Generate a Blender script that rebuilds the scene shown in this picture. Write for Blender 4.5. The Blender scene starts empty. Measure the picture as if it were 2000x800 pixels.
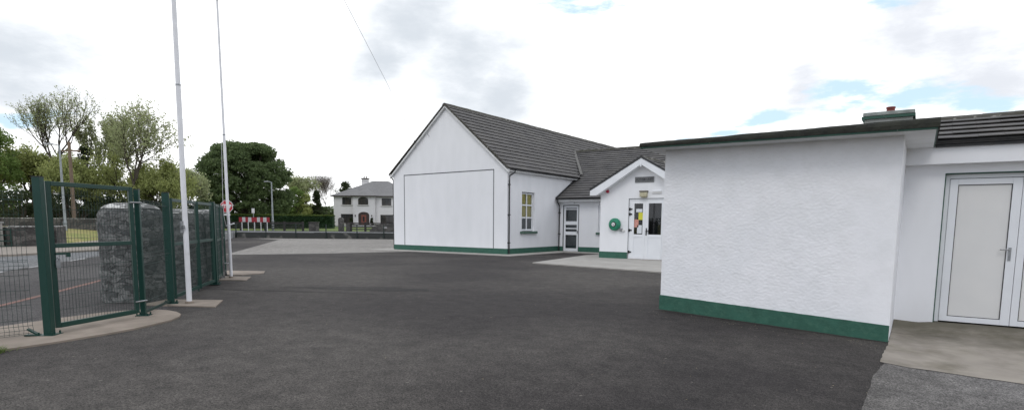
import bpy, bmesh, math, random
from mathutils import Vector, Matrix, noise
random.seed(7)
PI = math.pi
sc = bpy.context.scene
col = sc.collection

# ------------------------------------------------------------------ ground relief
FW = (-0.566, 0.824)
KN = [(-1e5, 0), (56, 0), (80, .25), (110, .75), (400, 1.5), (1e5, 1.5)]
def gz(x, y):
    w = x*FW[0] + y*FW[1]
    z = 0
    for (a, za), (b, zb) in zip(KN, KN[1:]):
        if a <= w <= b:
            z = za + (zb-za)*(w-a)/(b-a); break
    if x > -3.95: z -= .05*(min(x, .05)+3.95)
    return z

# ------------------------------------------------------------------ materials
def mat(name, color, rough=.6, metal=0., c2=None, scale=4., lo=.35, hi=.65, detail=4., c3=None, s3=.5, f3=.5,
        bump=0., bscale=60., bdist=.01, spec=.5, island=None, stretch=None, coat=0., lo3=.4, hi3=.65, bdetail=3.):
    m = bpy.data.materials.new(name); m.use_nodes = True
    nt = m.node_tree; N = nt.nodes; L = nt.links
    p = N['Principled BSDF']
    p.inputs['Roughness'].default_value = rough; p.inputs['Metallic'].default_value = metal
    p.inputs['Specular IOR Level'].default_value = spec
    p.inputs['Coat Weight'].default_value = coat
    p.inputs['Base Color'].default_value = (*color, 1)
    tc = N.new('ShaderNodeTexCoord'); vec = tc.outputs['Object']
    if stretch:
        mp = N.new('ShaderNodeMapping'); mp.inputs['Scale'].default_value = stretch
        L.new(vec, mp.inputs['Vector']); vs = mp.outputs['Vector']
    else: vs = vec
    cur = None
    def layer(cur_out, base, colr, sc_, l, h, fac=1., v=None):
        n = N.new('ShaderNodeTexNoise'); n.inputs['Scale'].default_value = sc_; n.inputs['Detail'].default_value = detail
        L.new(v or vs, n.inputs['Vector'])
        r = N.new('ShaderNodeMapRange'); r.inputs['From Min'].default_value = l; r.inputs['From Max'].default_value = h
        r.inputs['To Max'].default_value = fac
        L.new(n.outputs['Fac'], r.inputs['Value'])
        x = N.new('ShaderNodeMix'); x.data_type = 'RGBA'
        L.new(r.outputs['Result'], x.inputs['Factor'])
        if cur_out: L.new(cur_out, x.inputs['A'])
        else: x.inputs['A'].default_value = (*base, 1)
        x.inputs['B'].default_value = (*colr, 1)
        return x.outputs['Result']
    if c2: cur = layer(cur, color, c2, scale, lo, hi)
    if c3: cur = layer(cur, color, c3, s3, lo3, hi3, f3)
    if island:
        g = N.new('ShaderNodeNewGeometry'); x = N.new('ShaderNodeMix'); x.data_type = 'RGBA'
        L.new(g.outputs['Random Per Island'], x.inputs['Factor'])
        mu = N.new('ShaderNodeMath'); mu.operation = 'MULTIPLY'; mu.inputs[1].default_value = .75
        L.new(g.outputs['Random Per Island'], mu.inputs[0]); L.new(mu.outputs[0], x.inputs['Factor'])
        if cur: L.new(cur, x.inputs['A'])
        else: x.inputs['A'].default_value = (*color, 1)
        x.inputs['B'].default_value = (*island, 1)
        cur = x.outputs['Result']
    if cur: L.new(cur, p.inputs['Base Color'])
    if bump:
        n = N.new('ShaderNodeTexNoise'); n.inputs['Scale'].default_value = bscale; n.inputs['Detail'].default_value = bdetail
        L.new(vs, n.inputs['Vector'])
        b = N.new('ShaderNodeBump'); b.inputs['Strength'].default_value = bump; b.inputs['Distance'].default_value = bdist
        L.new(n.outputs['Fac'], b.inputs['Height']); L.new(b.outputs['Normal'], p.inputs['Normal'])
    return m

def asphalt_mat(name, base, dark, fine, speck, patch, speckamt=.5):
    m = mat(name, base, .88, c2=dark, scale=140, lo=.3, hi=.7, detail=3, c3=patch, s3=.16, f3=.85, lo3=.42, hi3=.6, bump=.8, bscale=110, bdist=.008, spec=.3)
    nt = m.node_tree; N = nt.nodes; L = nt.links; p = N['Principled BSDF']
    prev = p.inputs['Base Color'].links[0].from_socket
    tc = N.new('ShaderNodeTexCoord')
    # mid-size mottling: rolled mat joins, scuffs
    n = N.new('ShaderNodeTexNoise'); n.inputs['Scale'].default_value = 3.2; n.inputs['Detail'].default_value = 7; n.inputs['Roughness'].default_value = .72
    L.new(tc.outputs['Object'], n.inputs['Vector'])
    r = N.new('ShaderNodeMapRange'); r.inputs['From Min'].default_value = .35; r.inputs['From Max'].default_value = .68
    r.inputs['To Min'].default_value = .66; r.inputs['To Max'].default_value = 1.28
    L.new(n.outputs['Fac'], r.inputs['Value'])
    x = N.new('ShaderNodeVectorMath'); x.operation = 'SCALE'
    L.new(prev, x.inputs[0]); L.new(r.outputs['Result'], x.inputs['Scale'])
    g2 = N.new('ShaderNodeTexNoise'); g2.inputs['Scale'].default_value = 38; g2.inputs['Detail'].default_value = 4; g2.inputs['Roughness'].default_value = .85
    L.new(tc.outputs['Object'], g2.inputs['Vector'])
    rg = N.new('ShaderNodeMapRange'); rg.inputs['From Min'].default_value = .3; rg.inputs['From Max'].default_value = .7; rg.inputs['To Min'].default_value = .62; rg.inputs['To Max'].default_value = 1.38
    L.new(g2.outputs['Fac'], rg.inputs['Value'])
    xg = N.new('ShaderNodeVectorMath'); xg.operation = 'SCALE'; L.new(x.outputs['Vector'], xg.inputs[0]); L.new(rg.outputs['Result'], xg.inputs['Scale']); x = xg
    # aggregate stones
    v = N.new('ShaderNodeTexVoronoi'); v.inputs['Scale'].default_value = 95
    L.new(tc.outputs['Object'], v.inputs['Vector'])
    r4 = N.new('ShaderNodeMapRange'); r4.inputs['From Min'].default_value = 0; r4.inputs['From Max'].default_value = 1
    r4.inputs['To Min'].default_value = .35; r4.inputs['To Max'].default_value = 1.75
    sx = N.new('ShaderNodeSeparateColor'); L.new(v.outputs['Color'], sx.inputs['Color']); L.new(sx.outputs['Red'], r4.inputs['Value'])
    x2 = N.new('ShaderNodeVectorMath'); x2.operation = 'SCALE'
    L.new(x.outputs['Vector'], x2.inputs[0]); L.new(r4.outputs['Result'], x2.inputs['Scale'])
    # sparse pale grit and bits of dead leaf
    v2 = N.new('ShaderNodeTexVoronoi'); v2.inputs['Scale'].default_value = 2.6
    L.new(tc.outputs['Object'], v2.inputs['Vector'])
    r2 = N.new('ShaderNodeMapRange'); r2.inputs['From Min'].default_value = .05; r2.inputs['From Max'].default_value = .035
    r2.inputs['To Max'].default_value = speckamt
    L.new(v2.outputs['Distance'], r2.inputs['Value'])
    x3 = N.new('ShaderNodeMix'); x3.data_type = 'RGBA'; x3.inputs['B'].default_value = (*speck, 1)
    L.new(r2.outputs['Result'], x3.inputs['Factor']); L.new(x2.outputs['Vector'], x3.inputs['A'])
    L.new(x3.outputs['Result'], p.inputs['Base Color'])
    return m

def glass_mat(name, tint=(.9, .95, .95), refl=.5):
    m = bpy.data.materials.new(name); m.use_nodes = True
    nt = m.node_tree; N = nt.nodes; L = nt.links; N.clear()
    o = N.new('ShaderNodeOutputMaterial'); mx = N.new('ShaderNodeMixShader'); t = N.new('ShaderNodeBsdfTransparent'); g = N.new('ShaderNodeBsdfGlossy')
    t.inputs['Color'].default_value = (*tint, 1); g.inputs['Roughness'].default_value = .02
    f = N.new('ShaderNodeFresnel'); f.inputs['IOR'].default_value = 1.6
    a = N.new('ShaderNodeMath'); a.operation = 'MULTIPLY_ADD'; a.inputs[1].default_value = 1.; a.inputs[2].default_value = .04*refl
    L.new(f.outputs[0], a.inputs[0]); L.new(a.outputs[0], mx.inputs['Fac'])
    L.new(t.outputs[0], mx.inputs[1]); L.new(g.outputs[0], mx.inputs[2]); L.new(mx.outputs[0], o.inputs['Surface'])
    return m

M = {}
M['asphalt'] = asphalt_mat('dark asphalt', (.039, .034, .032), (.024, .021, .0205), 0, (.24, .22, .19), (.074, .067, .060))
M['asphalt_old'] = asphalt_mat('worn asphalt', (.235, .222, .203), (.19, .179, .164), 0, (.3, .28, .25), (.262, .248, .228), .3)
M['asphalt_mid'] = asphalt_mat('patched asphalt', (.115, .107, .098), (.10, .094, .087), 0, (.3, .27, .22), (.16, .153, .147), .6)
M['road'] = asphalt_mat('road asphalt', (.062, .058, .057), (.045, .042, .042), 0, (.2, .19, .17), (.085, .08, .078))
M['road_pale'] = asphalt_mat('pale road asphalt', (.16, .162, .162), (.125, .127, .128), 0, (.25, .25, .25), (.15, .155, .16), .2)
M['concrete'] = mat('concrete', (.30, .25, .205), .9, c2=(.225, .188, .15), scale=3, c3=(.18, .15, .12), s3=.9, f3=.6, bump=.5, bscale=90, bdist=.004, detail=7)
M['concrete_pale'] = mat('pale concrete', (.40, .385, .355), .9, c2=(.33, .315, .29), scale=2.2, c3=(.28, .265, .24), s3=.7, f3=.5, bump=.4, bscale=90, bdist=.004, detail=7)
M['concrete_stain'] = mat('stained concrete', (.275, .245, .21), .92, c2=(.19, .168, .13), scale=1.5, lo=.48, hi=.66, detail=8, c3=(.36, .325, .275), s3=2.6, f3=.7, bump=.6, bscale=70, bdist=.005)
def stain_nodes(m):
    nt = m.node_tree; N = nt.nodes; L = nt.links; p = N['Principled BSDF']; prev = p.inputs['Base Color'].links[0].from_socket
    tc = N.new('ShaderNodeTexCoord'); sp = N.new('ShaderNodeSeparateXYZ'); L.new(tc.outputs['Object'], sp.inputs[0])
    r = N.new('ShaderNodeMapRange'); r.inputs['From Min'].default_value = 10.6; r.inputs['From Max'].default_value = 12.7; L.new(sp.outputs['Y'], r.inputs['Value'])
    n = N.new('ShaderNodeTexNoise'); n.inputs['Scale'].default_value = 1.7; n.inputs['Detail'].default_value = 7; n.inputs['Roughness'].default_value = .65; L.new(tc.outputs['Object'], n.inputs['Vector'])
    a = N.new('ShaderNodeMath'); a.operation = 'MULTIPLY_ADD'; a.inputs[1].default_value = 2.4; a.inputs[2].default_value = -.85; L.new(n.outputs['Fac'], a.inputs[0])
    b = N.new('ShaderNodeMath'); b.operation = 'ADD'; b.use_clamp = True; L.new(a.outputs[0], b.inputs[0])
    c = N.new('ShaderNodeMath'); c.operation = 'MULTIPLY_ADD'; c.inputs[1].default_value = 1.; c.inputs[2].default_value = -.35; L.new(r.outputs[0], c.inputs[0]); L.new(c.outputs[0], b.inputs[1])
    x = N.new('ShaderNodeMix'); x.data_type = 'RGBA'; x.inputs['B'].default_value = (.075, .068, .042, 1)
    d = N.new('ShaderNodeMath'); d.operation = 'MULTIPLY'; d.inputs[1].default_value = .8; L.new(b.outputs[0], d.inputs[0])
    L.new(d.outputs[0], x.inputs['Factor']); L.new(prev, x.inputs['A']); L.new(x.outputs['Result'], p.inputs['Base Color'])
stain_nodes(M['concrete_stain'])
M['footpath'] = mat('footpath', (.27, .235, .2), .9, c2=(.22, .195, .165), scale=3, bump=.3)
M['kerb'] = mat('kerb stone', (.33, .33, .32), .85, c2=(.25, .25, .24), scale=2)
M['red_line'] = mat('worn red line', (.24, .115, .085), .85, c2=(.13, .08, .068), scale=9, detail=6)
M['white_line'] = mat('worn white line', (.5, .5, .49), .8, c2=(.25, .25, .25), scale=8, detail=6)
M['grass'] = mat('mown grass', (.105, .16, .03), .9, c2=(.16, .20, .045), scale=.9, c3=(.07, .11, .025), s3=.2, f3=.6, bump=.8, bscale=30, bdist=.03)
M['rough_grass'] = mat('rough grass', (.20, .23, .06), .95, c2=(.33, .28, .11), scale=1.2, bump=.8, bscale=12, bdist=.1)
M['render'] = mat('white painted render', (.82, .828, .852), .75, c2=(.785, .795, .82), scale=.8, detail=6, c3=(.70, .715, .73), s3=2.2, f3=.3, bump=.25, bscale=22, bdist=.006, stretch=(1, 1, .35), bdetail=5)
M['roughcast'] = mat('white roughcast render', (.86, .862, .885), .8, c2=(.82, .83, .855), scale=1.3, detail=6, c3=(.68, .69, .69), s3=5., f3=.25, bump=.35, bscale=75, bdist=.004)
M['green'] = mat('dark green plinth paint', (.027, .112, .077), .6, c2=(.02, .088, .06), scale=6, detail=6, c3=(.05, .14, .095), s3=14, f3=.5, bump=.5, bscale=28, bdist=.01, lo3=.5, hi3=.7)
M['green_old'] = mat('flaking green paint', (.02, .075, .052), .6, c2=(.3, .31, .29), scale=9, lo=.66, hi=.7, detail=7)
M['sill_green'] = mat('faded green sill paint', (.05, .115, .085), .7, c2=(.09, .14, .11), scale=8)
M['tile'] = mat('concrete roof tile', (.100, .096, .095), .82, c2=(.070, .067, .066), scale=2.3, detail=8, c3=(.13, .124, .114), s3=1.1, f3=.5, bump=.3, bscale=50, bdist=.01)
M['tile_edge'] = mat('lichened ridge tile', (.07, .066, .058), .9, c2=(.30, .29, .26), scale=7, lo=.58, hi=.66, detail=6, c3=(.045, .045, .03), s3=3, f3=.8, bump=.5, bscale=30, bdist=.02)
M['felt'] = mat('mossy black felt', (.020, .021, .018), .9, c2=(.032, .034, .025), scale=5, detail=6, bump=.8, bscale=20, bdist=.02)
M['black_pvc'] = mat('black plastic gutter', (.014, .015, .018), .35, c2=(.03, .03, .03), scale=8)
M['black'] = mat('black metal', (.012, .012, .013), .4)
M['outline'] = mat('grey painted line', (.085, .095, .10), .7, c2=(.12, .13, .135), scale=12)
M['pvc'] = mat('white upvc', (.79, .81, .84), .32, c2=(.74, .76, .79), scale=2, spec=.5)
M['pvc_panel'] = mat('off white door panel', (.72, .715, .70), .45, c2=(.68, .68, .67), scale=1.5)
M['pvc_flush'] = mat('white soffit board', (.72, .73, .74), .5, c2=(.64, .645, .64), scale=2.5, detail=6)
M['fgreen'] = mat('green powder coated steel', (.004, .038, .028), .4, c2=(.006, .042, .032), scale=6, c3=(.012, .05, .04), s3=20, f3=.25, spec=.4)
M['wire'] = mat('green coated wire', (.010, .034, .027), .5)
M['postdark'] = mat('dark green fence post', (.006, .018, .014), .5)
M['galv'] = mat('galvanised steel', (.33, .34, .35), .45, .8, c2=(.22, .23, .24), scale=12)
M['lampgrey'] = mat('grey lamp post steel', (.33, .36, .38), .55, .1, c2=(.24, .26, .28), scale=4)
M['wood_pole'] = mat('creosoted pole timber', (.21, .155, .11), .9, c2=(.13, .095, .07), scale=6, stretch=(4, 4, .4))
M['polewhite'] = mat('white enamel', (.76, .765, .79), .35, c2=(.70, .705, .73), scale=5, c3=(.5, .49, .46), s3=9, f3=.3, lo3=.6, hi3=.8)
M['dark_timber'] = mat('dark stained timber', (.022, .02, .019), .8, c2=(.04, .036, .033), scale=5)
M['dark'] = mat('dark interior', (.012, .012, .013), .9)
M['room'] = mat('dim room', (.035, .036, .035), .9, c2=(.09, .085, .075), scale=1.4)
M['blind'] = mat('yellow blind', (.80, .70, .26), .8, c2=(.70, .58, .2), scale=5, stretch=(8, 8, .5))
M['frost'] = mat('frosted glass', (.20, .225, .235), .25, c2=(.16, .18, .19), scale=3)
M['obscure'] = mat('obscured glass', (.10, .112, .12), .3, c2=(.075, .085, .09), scale=5)
M['glass'] = glass_mat('window glass')
M['red'] = mat('sign red', (.45, .018, .028), .4, c2=(.38, .015, .025), scale=4)
M['signwhite'] = mat('sign white', (.75, .75, .76), .4, c2=(.66, .66, .67), scale=4)
M['signgrey'] = mat('sign back grey', (.3, .31, .32), .5)
M['fadedred'] = mat('faded red', (.33, .022, .035), .6, c2=(.27, .02, .03), scale=4)
M['fadedwhite'] = mat('faded white', (.52, .52, .53), .6, c2=(.45, .45, .46), scale=4)
M['plaque'] = mat('slate plaque', (.13, .135, .14), .55, c2=(.16, .165, .17), scale=14)
M['letter'] = mat('engraved lettering', (.03, .032, .035), .6)
M['hosegreen'] = mat('green hose drum', (.015, .23, .13), .4, c2=(.01, .16, .09), scale=9)
M['cream'] = mat('yellowed plastic lamp', (.50, .47, .33), .45, c2=(.42, .39, .26), scale=8)
M['brown'] = mat('brown lamp top', (.17, .155, .13), .6)
M['alarm'] = mat('red alarm plastic', (.38, .012, .05), .35)
M['paper_y'] = mat('yellow paper', (.62, .60, .06), .8)
M['paper_w'] = mat('white paper', (.66, .69, .72), .8)
M['paper_r'] = mat('pink paper', (.52, .20, .15), .8, c2=(.6, .35, .3), scale=40)
M['terracotta'] = mat('terracotta', (.22, .045, .038), .8, c2=(.14, .035, .03), scale=10)
M['slate'] = mat('grey slate', (.19, .187, .187), .7, c2=(.16, .157, .157), scale=.8, detail=7, c3=(.225, .22, .215), s3=3, f3=.5)
M['houserender'] = mat('pale house render', (.66, .65, .655), .85, c2=(.61, .60, .605), scale=.5, detail=6)
M['sillstone'] = mat('pale sill stone', (.5, .49, .47), .85)
M['brownframe'] = mat('dark brown frame', (.035, .022, .018), .5)
M['houseglass'] = mat('dark house glass', (.03, .033, .036), .06, c2=(.06, .055, .05), scale=.9)
M['reddoor'] = mat('red timber door', (.20, .06, .038), .5, c2=(.14, .042, .028), scale=5)
M['bark'] = mat('bark', (.085, .07, .052), .95, c2=(.05, .042, .033), scale=6, bump=.8, bscale=12, bdist=.05, stretch=(3, 3, .6))
M['bark_pale'] = mat('pale bark', (.17, .145, .12), .95, c2=(.11, .095, .08), scale=6, stretch=(3, 3, .6))
def leaf(name, a, b, c): 
    m = mat(name, a, .6, c2=b, scale=.8, detail=5, island=c, spec=.25)
    p = m.node_tree.nodes['Principled BSDF']
    nt = m.node_tree; t = nt.nodes.new('ShaderNodeBsdfTranslucent'); mx = nt.nodes.new('ShaderNodeMixShader'); mx.inputs[0].default_value = .5
    src = p.inputs['Base Color'].links[0].from_socket
    nt.links.new(src, t.inputs['Color']); nt.links.new(p.outputs[0], mx.inputs[1]); nt.links.new(t.outputs[0], mx.inputs[2])
    nt.links.new(mx.outputs[0], nt.nodes['Material Output'].inputs['Surface'])
    return m
M['leaf_dark'] = leaf('chestnut leaves', (.13, .18, .075), (.165, .22, .088), (.098, .14, .064))
M['leaf_olive'] = leaf('olive young leaves', (.40, .45, .17), (.47, .50, .19), (.29, .33, .13))
M['leaf_green'] = leaf('green leaves', (.19, .28, .08), (.25, .34, .10), (.14, .21, .065))
M['leaf_brown'] = leaf('bronze young leaves', (.42, .46, .25), (.40, .48, .22), (.34, .34, .21))
M['leaf_shade'] = leaf('ivy leaves', (.045, .062, .028), (.065, .085, .034), (.03, .045, .02))
M['leaf_hedge'] = leaf('clipped hedge leaves', (.036, .080, .032), (.05, .10, .036), (.026, .06, .024))
M['leaf_hedgetop'] = leaf('pale hedge shoots', (.13, .17, .04), (.10, .14, .035), (.08, .12, .03))

def stone_mat(name, sc_=3.2, a=(.085, .088, .088), b=(.20, .20, .195), mortar=(.035, .034, .032), stretch=(1, 1, 1.8), top=False):
    m = bpy.data.materials.new(name); m.use_nodes = True
    nt = m.node_tree; N = nt.nodes; L = nt.links; p = N['Principled BSDF']; p.inputs['Roughness'].default_value = .9
    tc = N.new('ShaderNodeTexCoord'); mp = N.new('ShaderNodeMapping'); mp.inputs['Scale'].default_value = stretch
    L.new(tc.outputs['Object'], mp.inputs['Vector'])
    wn = N.new('ShaderNodeTexNoise'); wn.inputs['Scale'].default_value = 4; L.new(mp.outputs[0], wn.inputs['Vector'])
    ad = N.new('ShaderNodeMix'); ad.data_type = 'RGBA'; ad.inputs['Factor'].default_value = .3
    L.new(mp.outputs[0], ad.inputs['A']); L.new(wn.outputs['Color'], ad.inputs['B'])
    v = N.new('ShaderNodeTexVoronoi'); v.inputs['Scale'].default_value = sc_; L.new(ad.outputs['Result'], v.inputs['Vector'])
    e = N.new('ShaderNodeTexVoronoi'); e.feature = 'DISTANCE_TO_EDGE'; e.inputs['Scale'].default_value = sc_; L.new(ad.outputs['Result'], e.inputs['Vector'])
    s = N.new('ShaderNodeSeparateColor'); L.new(v.outputs['Color'], s.inputs['Color'])
    c = N.new('ShaderNodeMix'); c.data_type = 'RGBA'; c.inputs['A'].default_value = (*a, 1); c.inputs['B'].default_value = (*b, 1)
    L.new(s.outputs['Red'], c.inputs['Factor'])
    r = N.new('ShaderNodeMapRange'); r.inputs['From Max'].default_value = .05; r.inputs['To Min'].default_value = .6; L.new(e.outputs['Distance'], r.inputs['Value'])
    d = N.new('ShaderNodeMix'); d.data_type = 'RGBA'; d.inputs['A'].default_value = (*mortar, 1)
    L.new(r.outputs['Result'], d.inputs['Factor']); L.new(c.outputs['Result'], d.inputs['B'])
    n = N.new('ShaderNodeTexNoise'); n.inputs['Scale'].default_value = 11; n.inputs['Detail'].default_value = 8; n.inputs['Roughness'].default_value = .8
    L.new(tc.outputs['Object'], n.inputs['Vector'])
    r2 = N.new('ShaderNodeMapRange'); r2.inputs['From Min'].default_value = .3; r2.inputs['From Max'].default_value = .7; r2.inputs['To Min'].default_value = .3; r2.inputs['To Max'].default_value = 1.7
    L.new(n.outputs['Fac'], r2.inputs['Value'])
    x = N.new('ShaderNodeVectorMath'); x.operation = 'SCALE'; L.new(d.outputs['Result'], x.inputs[0]); L.new(r2.outputs['Result'], x.inputs['Scale'])
    L.new(x.outputs[0], p.inputs['Base Color'])
    bu = N.new('ShaderNodeBump'); bu.inputs['Distance'].default_value = .05; bu.inputs['Strength'].default_value = .9
    L.new(r.outputs['Result'], bu.inputs['Height']); L.new(bu.outputs[0], p.inputs['Normal'])
    return m
M['stone'] = stone_mat('dark rubble limestone', 7.5, (.06, .063, .063), (.155, .157, .153), (.03, .03, .029), (1, 1, 1.7))
M['stone_far'] = stone_mat('grey rubble wall', 3.2, (.045, .043, .041), (.12, .112, .104), (.03, .028, .026))
M['coping'] = mat('lichened mortar coping', (.17, .17, .165), .9, c2=(.55, .55, .53), scale=9, lo=.5, hi=.58, detail=6, bump=.8, bscale=20, bdist=.02)
M['lowwall'] = mat('weathered low wall', (.04, .043, .041), .9, c2=(.15, .145, .135), scale=.9, lo=.52, hi=.6, detail=6, c3=(.03, .035, .033), s3=2, f3=.5)
M['lowwall_pale'] = mat('pale low wall', (.27, .28, .29), .9, c2=(.2, .21, .21), scale=1.5)

# ------------------------------------------------------------------ mesh builder
OFF = {}
class MB:
    def __init__(s): s.v = []; s.f = []
    def add(s, vs, fs):
        n = len(s.v); s.v += [tuple(v) for v in vs]; s.f += [tuple(i+n for i in f) for f in fs]; return s
    def box(s, x0, x1, y0, y1, z0, z1, mt=None):
        vs = [(x, y, z) for z in (z0, z1) for y in (y0, y1) for x in (x0, x1)]
        if mt: vs = [mt @ Vector(v) for v in vs]
        return s.add(vs, [(0, 2, 3, 1), (4, 5, 7, 6), (0, 1, 5, 4), (2, 6, 7, 3), (0, 4, 6, 2), (1, 3, 7, 5)])
    def obox(s, c, sx, sy, sz, rz=0):      # centre x,y, base z
        return s.box(-sx/2, sx/2, -sy/2, sy/2, 0, sz, Matrix.Translation(c) @ Matrix.Rotation(rz, 4, 'Z'))
    def beam(s, a, b, w, h):               # square bar between two points, h vertical-ish
        a = Vector(a); b = Vector(b); d = b-a; L = d.length; d.normalize()
        up = Vector((0, 0, 1)) if abs(d.z) < .95 else Vector((0, 1, 0))
        r = d.cross(up).normalized(); u = r.cross(d)
        vs = [p + r*(i*w/2) + u*(j*h/2) for p in (a, b) for i, j in ((-1, -1), (1, -1), (1, 1), (-1, 1))]
        return s.add(vs, [(0, 1, 2, 3), (7, 6, 5, 4), (0, 4, 5, 1), (1, 5, 6, 2), (2, 6, 7, 3), (3, 7, 4, 0)])
    def tube(s, pts, rad, n=8, cap=True):
        pts = [Vector(p) for p in pts]
        rads = rad if isinstance(rad, (list, tuple)) else [rad]*len(pts)
        rings = []
        for i, p in enumerate(pts):
            d = (pts[min(i+1, len(pts)-1)] - pts[max(i-1, 0)]).normalized()
            up = Vector((0, 0, 1)) if abs(d.z) < .9 else Vector((1, 0, 0))
            r = d.cross(up).normalized(); u = r.cross(d)
            rings.append([p + (r*math.cos(2*PI*k/n) + u*math.sin(2*PI*k/n))*rads[i] for k in range(n)])
        vs = [v for r in rings for v in r]; fs = []
        for i in range(len(pts)-1):
            for k in range(n): fs.append((i*n+k, i*n+(k+1) % n, (i+1)*n+(k+1) % n, (i+1)*n+k))
        if cap: fs += [tuple(range(n))[::-1], tuple(range((len(pts)-1)*n, len(pts)*n))]
        return s.add(vs, fs)
    def prism(s, poly, z0, z1):            # poly xy extruded
        n = len(poly)
        vs = [(x, y, z0) for x, y in poly] + [(x, y, z1) for x, y in poly]
        return s.add(vs, [tuple(range(n))[::-1], tuple(range(n, 2*n))] + [(i, (i+1) % n, (i+1) % n+n, i+n) for i in range(n)])
    def extrude(s, poly, d):               # 3D poly extruded by vector
        n = len(poly); d = Vector(d)
        vs = [Vector(p) for p in poly] + [Vector(p)+d for p in poly]
        return s.add(vs, [tuple(range(n))[::-1], tuple(range(n, 2*n))] + [(i, (i+1) % n, (i+1) % n+n, i+n) for i in range(n)])
    def quad(s, *p): return s.add(p, [tuple(range(len(p)))])
    def build(s, name, m, parent=None, world=False, bevel=0, smooth=False, fix=True):
        me = bpy.data.meshes.new(name)
        off = Vector((0, 0, 0))
        if parent is not None:
            off = OFF.get(parent.name, Vector((0, 0, 0)))
        vs = [tuple(Vector(v)-off) for v in s.v] if world else s.v
        me.from_pydata(vs, [], s.f)
        if fix:
            bm = bmesh.new(); bm.from_mesh(me); bmesh.ops.recalc_face_normals(bm, faces=bm.faces); bm.to_mesh(me); bm.free()
        me.materials.append(M[m] if isinstance(m, str) else m)
        o = bpy.data.objects.new(name, me); col.objects.link(o)
        if parent is not None: o.parent = parent; OFF[o.name] = off if world else Vector((0, 0, 0))
        if smooth:
            for p in me.polygons: p.use_smooth = True
        if bevel:
            b = o.modifiers.new('bevel', 'BEVEL'); b.width = bevel; b.segments = 2; b.limit_method = 'ANGLE'
        return o
def tag(o, label=None, cat=None, group=None, kind=None):
    if label: o['label'] = label
    if cat: o['category'] = cat
    if group: o['group'] = group
    if kind: o['kind'] = kind
    return o
def thing(name, loc, label, cat, group=None, rz=0):
    o = bpy.data.objects.new(name, None); col.objects.link(o); o.location = loc; o.rotation_euler.z = rz
    OFF[o.name] = Vector(loc)
    return tag(o, label, cat, group)
def copy_tree(o, parent=None):
    c = o.copy(); col.objects.link(c)
    if parent: c.parent = parent
    for ch in list(o.children): copy_tree(ch, c)
    return c

# ------------------------------------------------------------------ ground sheets
def sheet(name, poly, dz, m, label=None, jag=0, thick=0):
    bm = bmesh.new()
    if jag:
        out = []
        for i, a in enumerate(poly):
            b = poly[(i+1) % len(poly)]; L = math.dist(a, b); n = max(1, int(L/.12))
            for k in range(n):
                t = k/n; x = a[0]+(b[0]-a[0])*t; y = a[1]+(b[1]-a[1])*t
                j = jag*(noise.noise(Vector((x*5, y*5, 3))) + .6*noise.noise(Vector((x*17, y*17, 3))))
                out.append((x+j, y+j))
        poly = out
    vs = [bm.verts.new((x, y, 0)) for x, y in poly]
    f = bm.faces.new(vs)
    if f.normal.z < 0: f.normal_flip()
    bmesh.ops.triangulate(bm, faces=[f])
    for co, no in [((-3.95, 0, 0), (1, 0, 0)), ((.05, 0, 0), (1, 0, 0))] + [((FW[0]*w, FW[1]*w, 0), (FW[0], FW[1], 0)) for w in (56, 80, 110, 400)]:
        bmesh.ops.bisect_plane(bm, geom=bm.verts[:]+bm.edges[:]+bm.faces[:], plane_co=co, plane_no=no)
    for v in bm.verts: v.co.z = gz(v.co.x, v.co.y) + dz
    if thick:
        fs = bm.faces[:]
        r = bmesh.ops.extrude_face_region(bm, geom=fs)
        for v in r['geom']:
            if isinstance(v, bmesh.types.BMVert): v.co.z -= thick
    bmesh.ops.recalc_face_normals(bm, faces=bm.faces)
    if not thick:
        for f in bm.faces:
            if f.normal.z < 0: f.normal_flip()
    me = bpy.data.meshes.new(name); bm.to_mesh(me); bm.free()
    me.materials.append(M[m]); o = bpy.data.objects.new(name, me); col.objects.link(o)
    o['kind'] = 'structure'
    if label: o['label'] = label
    return o

def W(c, s):   # point c metres along the view axis, s metres to its right
    return (FW[0]*c + FW[1]*s, FW[1]*c - FW[0]*s)

sheet('ground', [(-2500, -1500), (1500, -1500), (1500, 2500), (-2500, 2500)], -.012, 'rough_grass')
sheet('yard', [(-9.6, -40), (-9.6, 3.9), (-11.3, 5.3), (-16.8, 9.6), (-45.2, 25.1), (-52.2, 30.5), (-39.6, 39.0), (-20, 54), (30, 54), (30, -40)], 0, 'asphalt')
# roads outside the yard
sheet('road', [(-9.55, -40), (-9.55, 3.9), (-11.25, 5.3), (-16.75, 9.6), (-45.15, 25.1), (-52.4, 30.9), (-39.6, 39.5), (-20, 54), (-45, 76), W(79.5, 20), W(79.5, -60), (-56, 18), (-40, 10.4), (-38, -40)], -.004, 'road')
# far lane, paler, with dashed line
d = Vector((-.80, .60)); n = Vector((-.60, -.80))
def band(name, p0, L0, L1, a, b, dz, m, **k):
    p0 = Vector(p0); P = [p0+d*L0+n*a, p0+d*L1+n*a, p0+d*L1+n*b, p0+d*L0+n*b]
    return sheet(name, [tuple(p) for p in P], dz, m, **k)
band('road_lane', (-23.9, 6.9), -25, 22, .1, 4.6, .004, 'road_pale')
for k in range(-6, 8): band('lane_dash', (-23.9, 6.9), k*3.4, k*3.4+1.7, -.03, .09, .008, 'white_line', label='worn white dash of the road centre line')
sheet('red_line', [(-12.2, 2.2), (-12.27, 2.12), (-15.53, 4.78), (-25, 12.3), (-24.9, 12.38), (-15.45, 4.9)], .002, 'red_line')
sheet('footpath', [(-31.9, -10), (-31.6, 8.6), (-34.2, 12.9), (-42, 18.6), (-47.5, 21.6), (-50.5, 19.3), (-44.8, 15.2), (-40.3, 12.3), (-40.3, -10)], .09, 'footpath', thick=.12)
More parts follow.
